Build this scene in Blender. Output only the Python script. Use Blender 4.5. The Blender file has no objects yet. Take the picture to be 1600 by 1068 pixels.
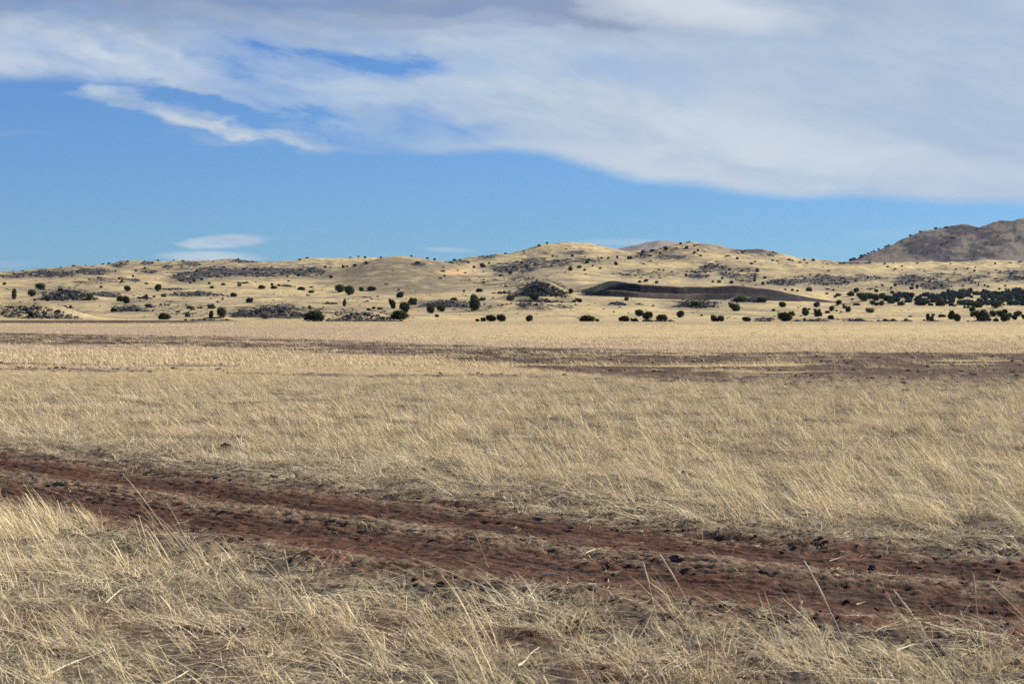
import bpy, math, random
import numpy as np
R = math.radians
random.seed(7)
RS = np.random.RandomState(11)
scene = bpy.context.scene
COL = scene.collection

# ------------------------------------------------------------------ camera
F = 3111.0          # focal length in photo pixels (70 mm lens, 1600 px wide)
HY = 490.0          # photo row of the eye-level horizon
CH = 1.7            # eye height
cam_d = bpy.data.cameras.new('camera'); cam = bpy.data.objects.new('camera', cam_d); COL.objects.link(cam)
cam.location = (0, 0, CH); cam.rotation_euler = (R(90), 0, 0)
cam_d.lens = 70; cam_d.sensor_width = 36; cam_d.shift_y = -44/1600.0
cam_d.clip_start = 0.1; cam_d.clip_end = 60000
cam_d.dof.use_dof = True; cam_d.dof.focus_distance = 38; cam_d.dof.aperture_fstop = 11
scene.camera = cam

# ------------------------------------------------------------------ colour / exposure
vs = scene.view_settings
vs.view_transform = 'Standard'; vs.look = 'None'; vs.gamma = 1; vs.use_curve_mapping = False
vs.exposure = 0.95
scene.cycles.max_bounces = 6; scene.cycles.diffuse_bounces = 3; scene.cycles.transmission_bounces = 3
scene.cycles.volume_bounces = 0; scene.cycles.transparent_max_bounces = 6
scene.cycles.use_denoising = False

# ------------------------------------------------------------------ sun
SUN_EL, SUN_AZ = 34.0, 66.0     # azimuth clockwise from +Y (view direction): sun to the right and beyond
sd = bpy.data.lights.new('sun', 'SUN'); so = bpy.data.objects.new('sun', sd); COL.objects.link(so)
sd.energy = 5.0; sd.angle = R(0.53); sd.color = (1.0, 0.925, 0.81)
so.rotation_euler = (R(90 - SUN_EL), 0, R(-SUN_AZ + 180))

# ------------------------------------------------------------------ world: clear sky with a cloud deck, in direction space
world = bpy.data.worlds.new('World'); scene.world = world; world.use_nodes = True
NT = world.node_tree; NT.nodes.clear()
class G:
    """small helper to write node maths"""
    def __init__(s, nt): s.nt = nt
    def n(s, t, **k):
        x = s.nt.nodes.new(t)
        for a, b in k.items(): setattr(x, a, b)
        return x
    def put(s, sock, v):
        if v is None: return
        if isinstance(v, (int, float, tuple, list)):
            sock.default_value = v
        else: s.nt.links.new(v, sock)
    def m(s, op, a, b=None, c=None, clamp=False):
        x = s.n('ShaderNodeMath', operation=op); x.use_clamp = clamp
        s.put(x.inputs[0], a); s.put(x.inputs[1], b); s.put(x.inputs[2], c)
        return x.outputs[0]
    def sm(s, v, lo, hi, a=0.0, b=1.0):
        x = s.n('ShaderNodeMapRange', interpolation_type='SMOOTHSTEP')
        s.put(x.inputs['Value'], v); s.put(x.inputs['From Min'], lo); s.put(x.inputs['From Max'], hi)
        s.put(x.inputs['To Min'], a); s.put(x.inputs['To Max'], b)
        return x.outputs[0]
    def mix(s, f, a, b, mode='MIX'):
        x = s.n('ShaderNodeMix', data_type='RGBA', blend_type=mode)
        s.put(x.inputs[0], f); s.put(x.inputs[6], a); s.put(x.inputs[7], b)
        return x.outputs[2]
    def noise(s, vec, scale, detail=4, rough=0.55, dist=0.0):
        x = s.n('ShaderNodeTexNoise'); s.put(x.inputs['Vector'], vec)
        x.inputs['Scale'].default_value = scale; x.inputs['Detail'].default_value = detail
        x.inputs['Roughness'].default_value = rough; x.inputs['Distortion'].default_value = dist
        return x.outputs['Fac']
    def xyz(s, a, b, c):
        x = s.n('ShaderNodeCombineXYZ'); s.put(x.inputs[0], a); s.put(x.inputs[1], b); s.put(x.inputs[2], c)
        return x.outputs[0]
g = G(NT)
tc = g.n('ShaderNodeTexCoord')
sp = g.n('ShaderNodeSeparateXYZ'); NT.links.new(tc.outputs['Generated'], sp.inputs[0])
yy = g.m('MAXIMUM', sp.outputs[1], 0.08)
A = g.m('MULTIPLY', g.m('DIVIDE', sp.outputs[0], yy), F/1000)     # tangent of azimuth
B = g.m('MULTIPLY', g.m('DIVIDE', sp.outputs[2], yy), F/1000)     # tangent of elevation
sky = g.n('ShaderNodeTexSky', sky_type='NISHITA'); sky.sun_disc = False
sky.sun_elevation = R(SUN_EL); sky.sun_rotation = R(SUN_AZ)
sky.altitude = 1800; sky.air_density = 1.0; sky.dust_density = 0.3; sky.ozone_density = 3.0
# domain warp
vec0 = g.xyz(A, g.m('MULTIPLY', B, 2.2), 0.0)
w1 = g.m('SUBTRACT', g.noise(vec0, 5.0, 6, 0.55), 0.5)
w2 = g.m('SUBTRACT', g.noise(g.xyz(A, g.m('MULTIPLY', B, 2.2), 7.3), 5.0, 6, 0.55), 0.5)
Aw = g.m('MULTIPLY_ADD', w1, 0.34, A); Bw = g.m('MULTIPLY_ADD', w2, 0.105, B)
def pa(px): return (px-800)/1000.0
def pb(py): return (HY-py)/1000.0
# lower edge of the deck
fc = g.n('ShaderNodeFloatCurve'); cu = fc.mapping.curves[0]
edge = [(-400,110),(-150,120),(0,131),(100,129),(170,150),(240,178),(330,203),(430,218),(520,224),(600,238),(700,243),(800,243),(900,262),(1000,286),(1100,301),(1200,311),(1350,309),(1450,317),(1600,326),(1800,322),(2100,315)]
ex = [(pa(x)+1.2)/2.5 for x, y in edge]; ey = [pb(y)/0.5 for x, y in edge]
for k, (x, y) in enumerate(zip(ex, ey)):
    if k < 2: cu.points[k].location = (x, y)
    else: cu.points.new(x, y)
fc.mapping.update()
NT.links.new(g.m('DIVIDE', g.m('ADD', A, 1.2), 2.5), fc.inputs['Value'])
E = g.m('MULTIPLY', fc.outputs[0], 0.5)
dB = g.m('SUBTRACT', g.m('MULTIPLY_ADD', w2, 0.035, B), E)
deck = g.sm(dB, -0.004, 0.022)
def ell(px, py, rx, ry, rot=0.0, soft=0.5, warp=1.0):
    a0, b0 = pa(px), pb(py); c, s_ = math.cos(R(rot)), math.sin(R(rot))
    aa = Aw if warp else A; bb = Bw if warp else B
    da = g.m('SUBTRACT', aa, a0); db = g.m('SUBTRACT', bb, b0)
    u = g.m('DIVIDE', g.m('ADD', g.m('MULTIPLY', da, c), g.m('MULTIPLY', db, s_)), rx/1000.0)
    v = g.m('DIVIDE', g.m('SUBTRACT', g.m('MULTIPLY', db, c), g.m('MULTIPLY', da, s_)), ry/1000.0)
    r = g.m('ADD', g.m('MULTIPLY', u, u), g.m('MULTIPLY', v, v))
    return g.sm(r, 1.0, soft*soft*0.3) if not warp else g.sm(r, 2.8, -0.5)
def addf(*fs):
    o = fs[0]
    for f in fs[1:]: o = g.m('ADD', o, f)
    return o
def mul(f, k): return g.m('MULTIPLY', f, k)
holes = addf(mul(ell(500, 93, 180, 24, -3), 0.62), mul(ell(610, 97, 80, 16, -6), 0.4),
             mul(ell(250, 150, 95, 16, -5), 0.9), mul(ell(300, 158, 110, 16, -14), 0.5), mul(ell(420, 182, 110, 14, -14), 0.75),
             mul(ell(440, 147, 130, 22, -14), 0.35), mul(ell(620, 192, 150, 18, -6), 0.5), mul(ell(700, 200, 90, 16, -6), 0.3),
             mul(ell(195, 82, 50, 14, -20), 0.35), mul(ell(985, 120, 110, 30, -12), 0.33), mul(ell(560, 225, 110, 18, -4), 0.5),
             mul(ell(480, 205, 150, 14, -8), 0.25))
# slanting wispy texture inside the deck
rotv = g.xyz(g.m('ADD', A, mul(B, 0.5)), g.m('ADD', mul(B, 2.8), mul(A, 0.6)), 3.1)
wisp = g.noise(rotv, 4.2, 9, 0.58, 0.35)
fine = g.noise(g.xyz(A, mul(B, 3.0), 1.7), 9.0, 7, 0.6, 0.3)
leftness = g.sm(A, pa(1000), pa(350))
thin = mul(g.m('MULTIPLY', g.sm(wisp, 0.62, 0.36), leftness), 0.50)
wispb = g.noise(rotv, 11.0, 8, 0.6, 0.3)
hl = g.m('MULTIPLY', addf(holes, thin), g.sm(wispb, 0.30, 0.66, 1.15, 0.55))
cov = g.m('SUBTRACT', deck, g.m('MULTIPLY', hl, deck), clamp=True)
# separate little clouds
wis = addf(mul(ell(352, 377, 84, 13, 3, 0.8, 0), 0.85), mul(ell(330, 401, 105, 11, -1, 0.6, 0), 0.75), mul(ell(290, 384, 30, 5, -12, 0.3, 0), 0.3),
           mul(ell(700, 390, 55, 5, -2, 0.2, 0), 0.38), mul(ell(150, 146, 48, 9, 3), 0.8), mul(ell(255, 176, 95, 12, -13), 0.75), mul(ell(370, 203, 130, 10, -9), 0.75), mul(ell(480, 216, 110, 8, -4), 0.5), mul(ell(10, 412, 55, 8, 0, 0.2, 0), 0.25),
           mul(ell(970, 378, 90, 7, 0, 0.2, 0), 0.3), mul(ell(1450, 360, 160, 12, 4, 0.2, 0), 0.12), mul(ell(20, 203, 60, 5, 0, .2), 0.12), mul(ell(350, 218, 70, 7, -6), 0.3))
cov = g.m('MAXIMUM', cov, g.m('MULTIPLY', wis, g.sm(fine, 0.2, 0.6, 0.75, 1.05)))
cov = g.m('MULTIPLY', cov, g.m('MAXIMUM', g.sm(fine, 0.3, 0.7, 0.74, 0.98), g.m('MULTIPLY_ADD', leftness, -0.3, 0.97)), clamp=True)
# the deck thins out overhead and to the sides
cov = g.m('MULTIPLY', cov, g.m('MULTIPLY', g.sm(B, 0.62, 1.3, 1.0, 0.22), g.sm(g.m('ABSOLUTE', A), 1.1, 2.2, 1.0, 0.3)))
# brightness of the deck
K = 5.68
def c3(r, gg, b): return (r*K, gg*K, b*K, 1)
CW, CG, CD, CB = c3(0.56,0.625,0.68), c3(0.325,0.425,0.585), c3(0.25,0.31,0.445), c3(0.63,0.68,0.73)
gray = g.sm(g.m('MULTIPLY_ADD', wispb, 0.35, mul(wisp, 0.65)), 0.40, 0.60)
cc = g.mix(g.m('MULTIPLY', gray, g.m('MULTIPLY_ADD', leftness, 0.4, 0.5)), CW, CG)
cc = g.mix(mul(g.sm(g.m('ADD', mul(A, 0.6), B), 0.22, 0.75), 0.55), cc, CG)
dark = addf(mul(ell(250, -5, 900, 45, -1, 0.4), 0.75), mul(ell(850, 22, 250, 16, 0, .3), 0.9), mul(ell(60, 10, 300, 50, -3, 0.4), 0.3), mul(ell(700, 5, 300, 22, 0, .3), 0.4))
cc = g.mix(g.m('MULTIPLY', dark, 1.0, clamp=True), cc, CD)
brt = addf(mul(ell(1100, 12, 150, 28, -4, 0.3), 0.9), mul(ell(70, 92, 190, 34, -4, 0.3), 0.8), mul(ell(460, 118, 200, 18, -8, 0.3), 0.45), mul(ell(1230, 228, 160, 30, -8, 0.3), 0.45),
           mul(ell(1050, 278, 260, 26, -10, 0.3), 0.4), mul(ell(1500, 280, 250, 30, -6, .3), 0.22), mul(ell(600, 30, 260, 16, -2, 0.3), 0.3))
cc = g.mix(g.m('MULTIPLY', brt, 1.0, clamp=True), cc, CB)
# blue of the clear sky: nishita, tinted
hz = g.sm(B, 0.02, 0.36)
skc = g.mix(1.0, sky.outputs[0], g.mix(hz, (0.188, 0.333, 0.510, 1), (0.249, 0.366, 0.546, 1)), 'MULTIPLY')
final = g.mix(cov, skc, cc)
bg = g.n('ShaderNodeBackground'); bg.inputs['Strength'].default_value = 0.1
NT.links.new(final, bg.inputs['Color'])
wo = g.n('ShaderNodeOutputWorld'); NT.links.new(bg.outputs[0], wo.inputs['Surface'])

# ------------------------------------------------------------------ numeric noise
def _hash(ix, iy, seed):
    h = (ix.astype(np.int64)*374761393 + iy.astype(np.int64)*668265263 + seed*2147483647) & 0xFFFFFFFF
    h = ((h ^ (h >> 13))*1274126177) & 0xFFFFFFFF
    return (h ^ (h >> 16)) & 0xFFFFFFFF
def perlin(x, y, seed=0):
    x = np.asarray(x, float); y = np.asarray(y, float)
    ix = np.floor(x); iy = np.floor(y); fx = x-ix; fy = y-iy
    u = fx*fx*fx*(fx*(fx*6-15)+10); v = fy*fy*fy*(fy*(fy*6-15)+10)
    def gd(dx, dy):
        a = _hash(ix+dx, iy+dy, seed)*(2*math.pi/4294967296.0)
        return np.cos(a)*(fx-dx)+np.sin(a)*(fy-dy)
    a = gd(0,0); b = gd(1,0); c = gd(0,1); d = gd(1,1)
    return (a+(b-a)*u + ((c+(d-c)*u)-(a+(b-a)*u))*v)*1.4
def fbm(x, y, seed=0, oct=4, gain=0.5):
    o = 0; a = 1.0; f = 1.0
    for k in range(oct):
        o = o + a*perlin(x*f, y*f, seed+k*17); a *= gain; f *= 2.03
    return o
def ss(x, a, b):
    t = np.clip((x-a)/(b-a), 0, 1); return t*t*(3-2*t)

# ------------------------------------------------------------------ the terrain
# lines of equal depth: (depth m, [(photo column, photo row)...]) -> the slope of the sight line to the ground there
LINES = [
 (430,  [(0,502.3)]),
 (540,  [(-400,493),(0,494),(300,495),(600,496),(800,496),(1200,497),(1600,496)]),
 (700,  [(-400,480),(0,481),(200,482),(400,481),(600,481),(800,482),(1000,484),(1200,486),(1600,486)]),
 (850,  [(-400,470),(0,470),(200,468),(400,469),(600,471),(800,473),(1000,475),(1200,479),(1350,481),(1600,481)]),
 (985,  [(-400,460),(0,460),(200,459),(400,461),(600,463),(800,463),(905,462),(1000,466),(1080,469),(1200,470),(1320,475),(1400,478),(1600,478)]),
 (1045, [(-400,455),(0,455),(200,456),(400,457),(600,460),(800,458),(880,458),(905,460.5),(1000,465),(1080,467.5),(1200,468.5),(1262,470),(1320,474),(1400,476),(1600,476)]),
 (1200, [(-400,442),(0,443),(200,446),(330,446),(450,450),(560,456),(700,455),(780,449),(850,440),(900,437),(1000,441),(1200,447),(1260,452),(1350,462),(1450,462),(1600,462)]),
 (1420, [(-400,434),(0,434),(70,430),(130,425),(200,431),(265,441),(330,429),(400,430.5),(480,432),(505,430),(540,418),(570,407.5),(600,400),(625,397.5),(655,400),(690,407.5),(720,416),(745,424),(800,428),(860,424),(900,423),(960,430),(1050,430),(1150,435),(1250,439),(1400,447),(1600,450)]),
 (1520, [(-400,437),(0,437),(130,430),(200,436),(265,444),(330,435),(400,437),(500,436),(540,426),(600,411),(625,408),(700,415),(745,422),(800,422),(900,418),(1000,422),(1100,424),(1250,432),(1400,440),(1600,440)]),
 (1800, [(-400,424),(0,424),(100,418),(200,414),(270,412),(350,413),(450,414),(520,413),(600,410),(700,411),(760,405),(800,404),(900,403),(1000,404),(1100,405),(1250,411),(1400,419),(1500,422),(1600,423)]),
 (2050, [(-400,430),(0,429),(50,425.5),(100,420),(150,414),(200,409),(250,406.5),(300,407.5),(360,405),(420,408),(470,406),(510,402.5),(560,400),(590,402.5),(640,407),(700,407.5),(740,401),(775,398),(805,393),(845,382.5),(885,376),(925,379),(965,388),(990,392),(1020,388),(1050,381),(1080,377.5),(1110,379.5),(1145,388),(1190,400),(1250,405),(1330,411),(1430,410),(1500,409),(1540,402.5),(1570,408),(1700,408)]),
 (2200, [(-400,440),(0,440),(200,420),(400,416),(600,412),(760,412),(885,390),(1000,402),(1080,392),(1150,398),(1250,412),(1400,418),(1600,418)]),
 (2500, [(-400,445),(0,445),(400,425),(800,420),(960,412),(1050,402),(1100,396),(1140,391.5),(1170,388.5),(1200,388.5),(1225,395),(1260,404),(1330,412),(1500,420),(1800,420)]),
 (2700, [(-400,450),(0,450),(800,430),(1200,420),(1600,425)]),
 (3300, [(-400,440),(0,440),(700,430),(900,400),(970,388),(1000,377.5),(1030,373),(1060,376.5),(1100,381.5),(1150,390),(1200,400),(1300,418),(1400,420),(1800,420)]),
 (3700, [(-400,460),(0,460),(700,450),(1000,420),(1100,420),(1250,425),(1330,414),(1450,416),(1600,412),(1900,405)]),
 (4400, [(-400,470),(0,470),(700,465),(1150,450),(1250,435),(1320,412),(1345,400),(1375,387),(1400,377),(1425,366),(1450,357),(1475,352.5),(1500,348.5),(1535,351),(1565,345),(1600,339.5),(1700,322),(1850,310),(2200,330)]),
 (5200, [(-400,480),(0,480),(1200,470),(1400,420),(1600,370),(1800,330),(2200,350)]),
 (9000, [(-400,488),(1600,488)]),
]
XI = np.arange(-1600, 3204, 4.0)
NY = 2200
YJ = np.geomspace(430, 9000, NY)
prof = []
for d, pts in LINES:
    xs = [p[0] for p in pts]; ys = [p[1] for p in pts]
    r = np.interp(XI, xs, ys)
    k = np.array([1,2,3,2,1], float); k /= k.sum()
    r = np.convolve(np.pad(r, 2, 'edge'), k, 'valid')
    prof.append(r)
prof = np.array(prof); LD = np.array([l[0] for l in LINES], float)
TAB = np.empty((len(XI), NY))
for i in range(len(XI)):
    TAB[i] = np.interp(YJ, LD, prof[:, i])
# soften the creases in depth
sk = np.hanning(41); sk /= sk.sum()
for i in range(len(XI)):
    TAB[i] = 0.75*np.convolve(np.pad(TAB[i], 20, 'edge'), sk, 'valid') + 0.25*TAB[i]
def tab(xp, Y):
    fi = np.clip((xp-XI[0])/4.0, 0, len(XI)-1.001); fj = np.clip(np.log(Y/430)/math.log(9000/430)*(NY-1), 0, NY-1.001)
    i = fi.astype(int); j = fj.astype(int); a = fi-i; b = fj-j
    return (TAB[i,j]*(1-a)*(1-b)+TAB[i+1,j]*a*(1-b)+TAB[i,j+1]*(1-a)*b+TAB[i+1,j+1]*a*b)
# knolls under the rock outcrops: (column, row of the foot, width px, height px)
KNOLLS = [(50,499,170,26),(-40,499,150,24),(100,470,120,18),(165,463,70,7),(222,467,40,4),(203,487,60,8),(432,497,110,20),(385,495,60,14),(565,502,120,17),
          (695,483,110,12),(848,470,120,32),(1090,482,90,12),(1163,471,60,10),(1035,505,40,4),(445,447.5,50,5),(303,463,110,5),(325,500,90,8),(500,497,60,7),(965,478,50,5),(820,488,160,14),(1500,421,120,6)]
KN = []
def terr_base(X, Y):
    Y = np.maximum(Y, 1.0)
    xp = 800+F*X/Y
    Yw = Y*(1+0.025*np.sin(xp*0.006+1.3)*ss(Y, 430, 700)*ss(2000, 1500, 1200)) if False else Y
    row = tab(xp, np.maximum(Yw, 430))
    z = CH + Y*(HY-row)/F
    far = ss(Y, 400, 620)
    z = z*(Y > 430) + 0.0
    return z, xp, far
def rough(X, Y, far):
    n = fbm(X/46.0, Y/46.0, 3, 5, 0.55)
    amp = far*(0.35 + 1.6*ss(Y, 800, 2200) + 1.6*ss(Y, 3000, 4200))
    n2 = fbm(X/9.0, Y/9.0, 33, 3, 0.55)
    gul = 1-np.abs(fbm(X/70.0, Y/160.0, 35, 4, 0.5))*2
    return n*amp + n2*far*(0.13 + 0.45*ss(Y, 1200, 2500)) - gul*far*(0.3*ss(Y, 700, 1200)+1.0*ss(Y, 1200, 2000)+2.0*ss(Y, 3500, 4200))
for cx, ry, w, h in KNOLLS:
    # depth at which the bare slope passes this row
    Ys = np.linspace(440, 2000, 3000); rr = tab(np.full(3000, float(cx)), Ys)
    j = int(np.argmax(rr <= ry)); Yd = Ys[j]
    KN.append(((cx-800)*Yd/F, Yd + 0.35*w*Yd/F, w*0.5*Yd/F, h*Yd/F))
def height(X, Y):
    X = np.asarray(X, float); Y = np.asarray(Y, float)
    z, xp, far = terr_base(X, Y)
    z = z + rough(X, Y, far)
    for kx, ky, kr, kh in KN:
        r2 = ((X-kx)/kr)**2 + ((Y-ky)/(kr*0.9))**2
        z = z + kh*np.exp(-r2*1.6)
    z = z + 0.035*fbm(X/7.0, Y/16.0, 71, 3)*(1-far)*ss(Y, 6, 30)
    # the cut: a steep bank dropping behind the pale flat
    z = z + pit(X, Y, xp)
    return z
PX = [860,905,950,1000,1050,1100,1150,1200,1230,1262,1300,1340]
PT = [458,440,437.5,443.5,446.5,448.5,446.2,451,457,464,470,476]   # top row of the bank
def pit(X, Y, xp):
    """bank: rises from the floor at Y=1000 to the rim, filled back to the slope behind"""
    top = np.interp(xp, PX, PT)
    yf = np.interp(xp, [860,905,950,1000,1060,1150,1300,1340], [1075,1048,1026,1012,1005,1004,1010,1030])
    m = ss(xp, 872, 965)*(1-ss(xp, 1290, 1345))
    base = tab(xp, np.maximum(Y, 430))
    zt = CH + (yf+24)*(HY-top)/F            # rim height
    zb = CH + Y*(HY-base)/F
    s = (Y-yf)/16.0
    bench = 0.42
    pr = np.where(s < 0.4, s/0.4*bench, np.where(s < 0.62, bench+(s-0.4)*0.08, bench+0.02+(s-0.62)/0.38*(1-bench-0.02)))
    pr = np.clip(pr, 0, 1)
    zf = CH + np.maximum(yf-15, 900)*(HY-tab(xp, np.maximum(yf-15, 900)))/F
    zw = zf + (zt-zf)*pr
    inn = ((Y > yf) & (Y < 1330))
    back = 1-ss(Y, 1110, 1300)
    return np.where(inn, (zw-zb)*m*back, 0.0)
ROUGHON = True
def ground_hit(px, py, y0=430.0, y1=5200.0):
    """walk along the sight line through a photo pixel until it meets the terrain"""
    Ys = np.geomspace(y0, y1, 5000)
    X = (px-800)*Ys/F; zr = CH + Ys*(HY-py)/F
    d = height(X, Ys)-zr
    k = np.nonzero(d >= 0)[0]
    if len(k) == 0:
        j = int(np.argmax(np.where(Ys < y1*0.99, (height(X, Ys)-CH)/Ys, -9)))
        return X[j], Ys[j], float(height(X[j:j+1], Ys[j:j+1])[0])
    j = k[0]
    return X[j], Ys[j], float(height(X[j:j+1], Ys[j:j+1])[0])

# ------------------------------------------------------------------ object helpers
def tag(o, label=None, cat=None, group=None, kind=None):
    if label: o['label'] = label
    if cat: o['category'] = cat
    if group: o['group'] = group
    if kind: o['kind'] = kind
    return o
def mesh_np(name, V, Fq, mat=None, smooth=False, attrs=None):
    """V (n,3); Fq: (m,3) or (m,4) int array"""
    me = bpy.data.meshes.new(name)
    V = np.ascontiguousarray(V, np.float32); Fq = np.ascontiguousarray(Fq, np.int32)
    k = Fq.shape[1]
    me.vertices.add(len(V)); me.vertices.foreach_set('co', V.ravel())
    me.loops.add(Fq.size); me.loops.foreach_set('vertex_index', Fq.ravel())
    me.polygons.add(len(Fq)); me.polygons.foreach_set('loop_start', np.arange(0, Fq.size, k, dtype=np.int32))
    me.polygons.foreach_set('use_smooth', np.full(len(Fq), smooth, bool))
    for nm, arr in (attrs or {}).items():
        arr = np.asarray(arr, np.float32)
        if arr.ndim == 1:
            a = me.attributes.new(nm, 'FLOAT', 'POINT'); a.data.foreach_set('value', arr)
        else:
            a = me.attributes.new(nm, 'FLOAT_COLOR', 'POINT')
            a.data.foreach_set('color', np.concatenate([arr, np.ones((len(arr), 1), np.float32)], 1).ravel())
    me.update(calc_edges=True)
    if mat: me.materials.append(mat)
    return me
def obj(name, me, parent=None, loc=None):
    o = bpy.data.objects.new(name, me); COL.objects.link(o)
    if parent: o.parent = parent
    if loc is not None: o.location = loc
    return o
def grid_faces(nu, nv):
    i = np.arange(nu-1)[:, None]; j = np.arange(nv-1)[None, :]
    a = i*nv+j
    return np.stack([a, a+nv, a+nv+1, a+1], -1).reshape(-1, 4)

def new_mat(name, rough=0.95):
    m = bpy.data.materials.new(name); m.use_nodes = True
    nt = m.node_tree; b = nt.nodes['Principled BSDF']
    b.inputs['Roughness'].default_value = rough
    b.inputs['Specular IOR Level'].default_value = 0.15
    return m, G(nt), b
def attr(g, nm):
    x = g.n('ShaderNodeAttribute'); x.attribute_name = nm; return x

# ---- ground material: albedo stored per vertex, broken up by fine procedural grain
def ground_material(name, s1, s2, bump, bdist):
    m, g, b = new_mat(name)
    geo = g.n('ShaderNodeNewGeometry')
    col = attr(g, 'Col').outputs['Color']; rock = attr(g, 'rock').outputs['Fac']
    n1 = g.noise(geo.outputs['Position'], s1, 6, 0.65)
    n2 = g.noise(geo.outputs['Position'], s2, 5, 0.7)
    f = g.m('MULTIPLY', g.sm(n1, 0.3, 0.72, 0.72, 1.30), g.sm(n2, 0.25, 0.75, 0.75, 1.25))
    c1 = g.mix(1.0, col, g.xyz(f, f, f), 'MULTIPLY')
    # rock and scrub come through where the mask is high
    vor = g.n('ShaderNodeTexVoronoi', feature='F1'); g.put(vor.inputs['Vector'], geo.outputs['Position'])
    vor.inputs['Scale'].default_value = s1*0.9
    rn = g.m('MULTIPLY_ADD', n2, 0.5, g.m('MULTIPLY', n1, 0.5))
    th = g.sm(rn, g.m('SUBTRACT', 0.66, g.m('MULTIPLY', rock, 0.30)), g.m('SUBTRACT', 0.71, g.m('MULTIPLY', rock, 0.28)))
    th = g.m('MULTIPLY', th, g.sm(rock, 0.02, 0.2))
    rc = g.mix(n2, (0.020,0.020,0.024,1), (0.085,0.080,0.075,1))
    c2 = g.mix(th, c1, rc)
    g.put(b.inputs['Base Color'], c2)
    bp = g.n('ShaderNodeBump'); bp.inputs['Strength'].default_value = bump; bp.inputs['Distance'].default_value = bdist
    g.put(bp.inputs['Height'], g.m('ADD', n1, g.m('MULTIPLY', th, 1.0)))
    g.put(b.inputs['Normal'], bp.outputs[0])
    return m
M_GROUND = ground_material('dry_soil_and_straw', 9.0, 55.0, 0.7, 0.05)
M_HILL = ground_material('dry_hill_grass', 0.12, 0.7, 0.8, 1.2)

# ------------------------------------------------------------------ the track across the foreground
TX = np.array([-40,-22,-14,-5.37,-2.2,-0.5,0.875,1.71,2.46,3.15,5.0,8.5,16,30.])
TY = np.array([56,38.5,30.2,20.9,17.2,15.5,13.6,13.3-0.3,12.65,12.24,11.1,9.0,5.2,-1.5])
def track_w(X, Y):
    """signed distance from the track centre line, positive beyond it"""
    yc = np.interp(X, TX, TY)
    # smooth with neighbours
    yc = (np.interp(X-1.2, TX, TY)+np.interp(X+1.2, TX, TY)+yc*2+np.interp(X-.6, TX, TY)+np.interp(X+.6, TX, TY))/6
    sl = (np.interp(X+1.5, TX, TY)-np.interp(X-1.5, TX, TY))/3.0
    return (Y-yc)/np.sqrt(1+sl*sl)

# ------------------------------------------------------------------ masks painted in terms of where the ground lies
ROCKS = [(75,428,45,6,1),(20,431,25,4,.7),(146,424,27,6,1),(187,414,12,4,1),(228,411,10,3,.8),(295,413,20,4,.9),(235,424,14,4,.8),(262,417,10,3,.6),
 (292,432,26,8,1.1),(335,425,46,8,1.1),(410,425,58,7.5,1.1),(485,425.5,25,7.5,1.1),(385,408,25,3,.8),(175,437,42,5,.5),(140,441,28,3,.5),(212,438,8,3,.7),
 (655,413,14,6,.55),(760,399,17,5,.95),(715,409,22,4,.55),(790,419,25,8,.95),(850,411,45,8,.75),(818,418,25,9,.8),(905,408,42,3.5,.75),(900,395,22,3,.7),
 (785,438,62,12,.42),(1005,400,15,4,.9),(1050,402,30,4,.85),(1030,391,36,7,.45),(1090,389,30,9,.35),(1170,392,30,4.5,.95),(1200,397,20,5,.5),
 (1115,418,26,7,.75),(1150,426,32,10,.62),(1090,429,20,7,.85),(1010,428,52,7,.42),(1165,433,22,8,.75),(1225,441,28,6,.85),(1290,438,50,9,.8),(1350,434,40,6,.55),
 (1430,438,38,9,.85),(1462,446,28,8,.8),(1505,440,35,8,.5),(1475,431,40,4,.5),(1588,433,20,7,.8),(1535,432,12,3,.7),(1565,437,20,4,.6),(1590,425,32,3,.85),
 (1330,411,30,1.5,.9),(840,480,60,6,.35),(240,475,60,8,.3),(640,432,100,26,.16),(480,487,60,7,.4),(300,485,60,10,.28),(760,482,60,7,.3),
 (1315,478,15,3,.3),(1380,464,50,8,.25),(1350,452,70,5,.3),(920,455,30,5,.2)]
ROCKS += [(50,486,72,13,.6),(103,459,46,10,.55),(166,460,24,4,.7),(304,459,40,4,.6),(205,482,30,5,.6),(385,489,30,6,.6),(432,486,54,12,.6),(566,493,56,10,.55),(697,474,42,5,.7),(848,451,40,13,.65),(850,468,44,5,.5),(966,474,14,3,.6),(1090,475,34,7,.8),(1167,467,24,5,.7),(325,499,36,3,.7),(1194,500,16,4,.7),(1300,501,75,3,.6),(255,451,30,2,.5)]
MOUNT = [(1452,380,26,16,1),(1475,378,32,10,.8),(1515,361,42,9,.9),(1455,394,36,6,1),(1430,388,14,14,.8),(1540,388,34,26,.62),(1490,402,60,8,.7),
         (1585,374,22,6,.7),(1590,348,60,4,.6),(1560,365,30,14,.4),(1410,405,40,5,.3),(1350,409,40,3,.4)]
def mask(ells, xp, row, nz, warp):
    o = np.zeros_like(xp)
    for cx, cy, rx, ry, s in ells:
        r = np.sqrt(((xp+warp*rx*0.25-cx)/rx)**2+((row+warp*ry*0.35-cy)/ry)**2)
        o = np.maximum(o, s*(1-ss(r, 0.65, 1.25)))
    return o
STRAW = np.array((0.395,0.312,0.152)); TAN = np.array((0.210,0.172,0.110)); YEL = np.array((0.43,0.295,0.13))
SOILRED = np.array((0.088,0.038,0.022)); SOILDK = np.array((0.038,0.029,0.023)); MAUVE = np.array((0.29,0.215,0.15))
def lerp(a, b, t): return a+(b-a)*t[:, None]
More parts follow.
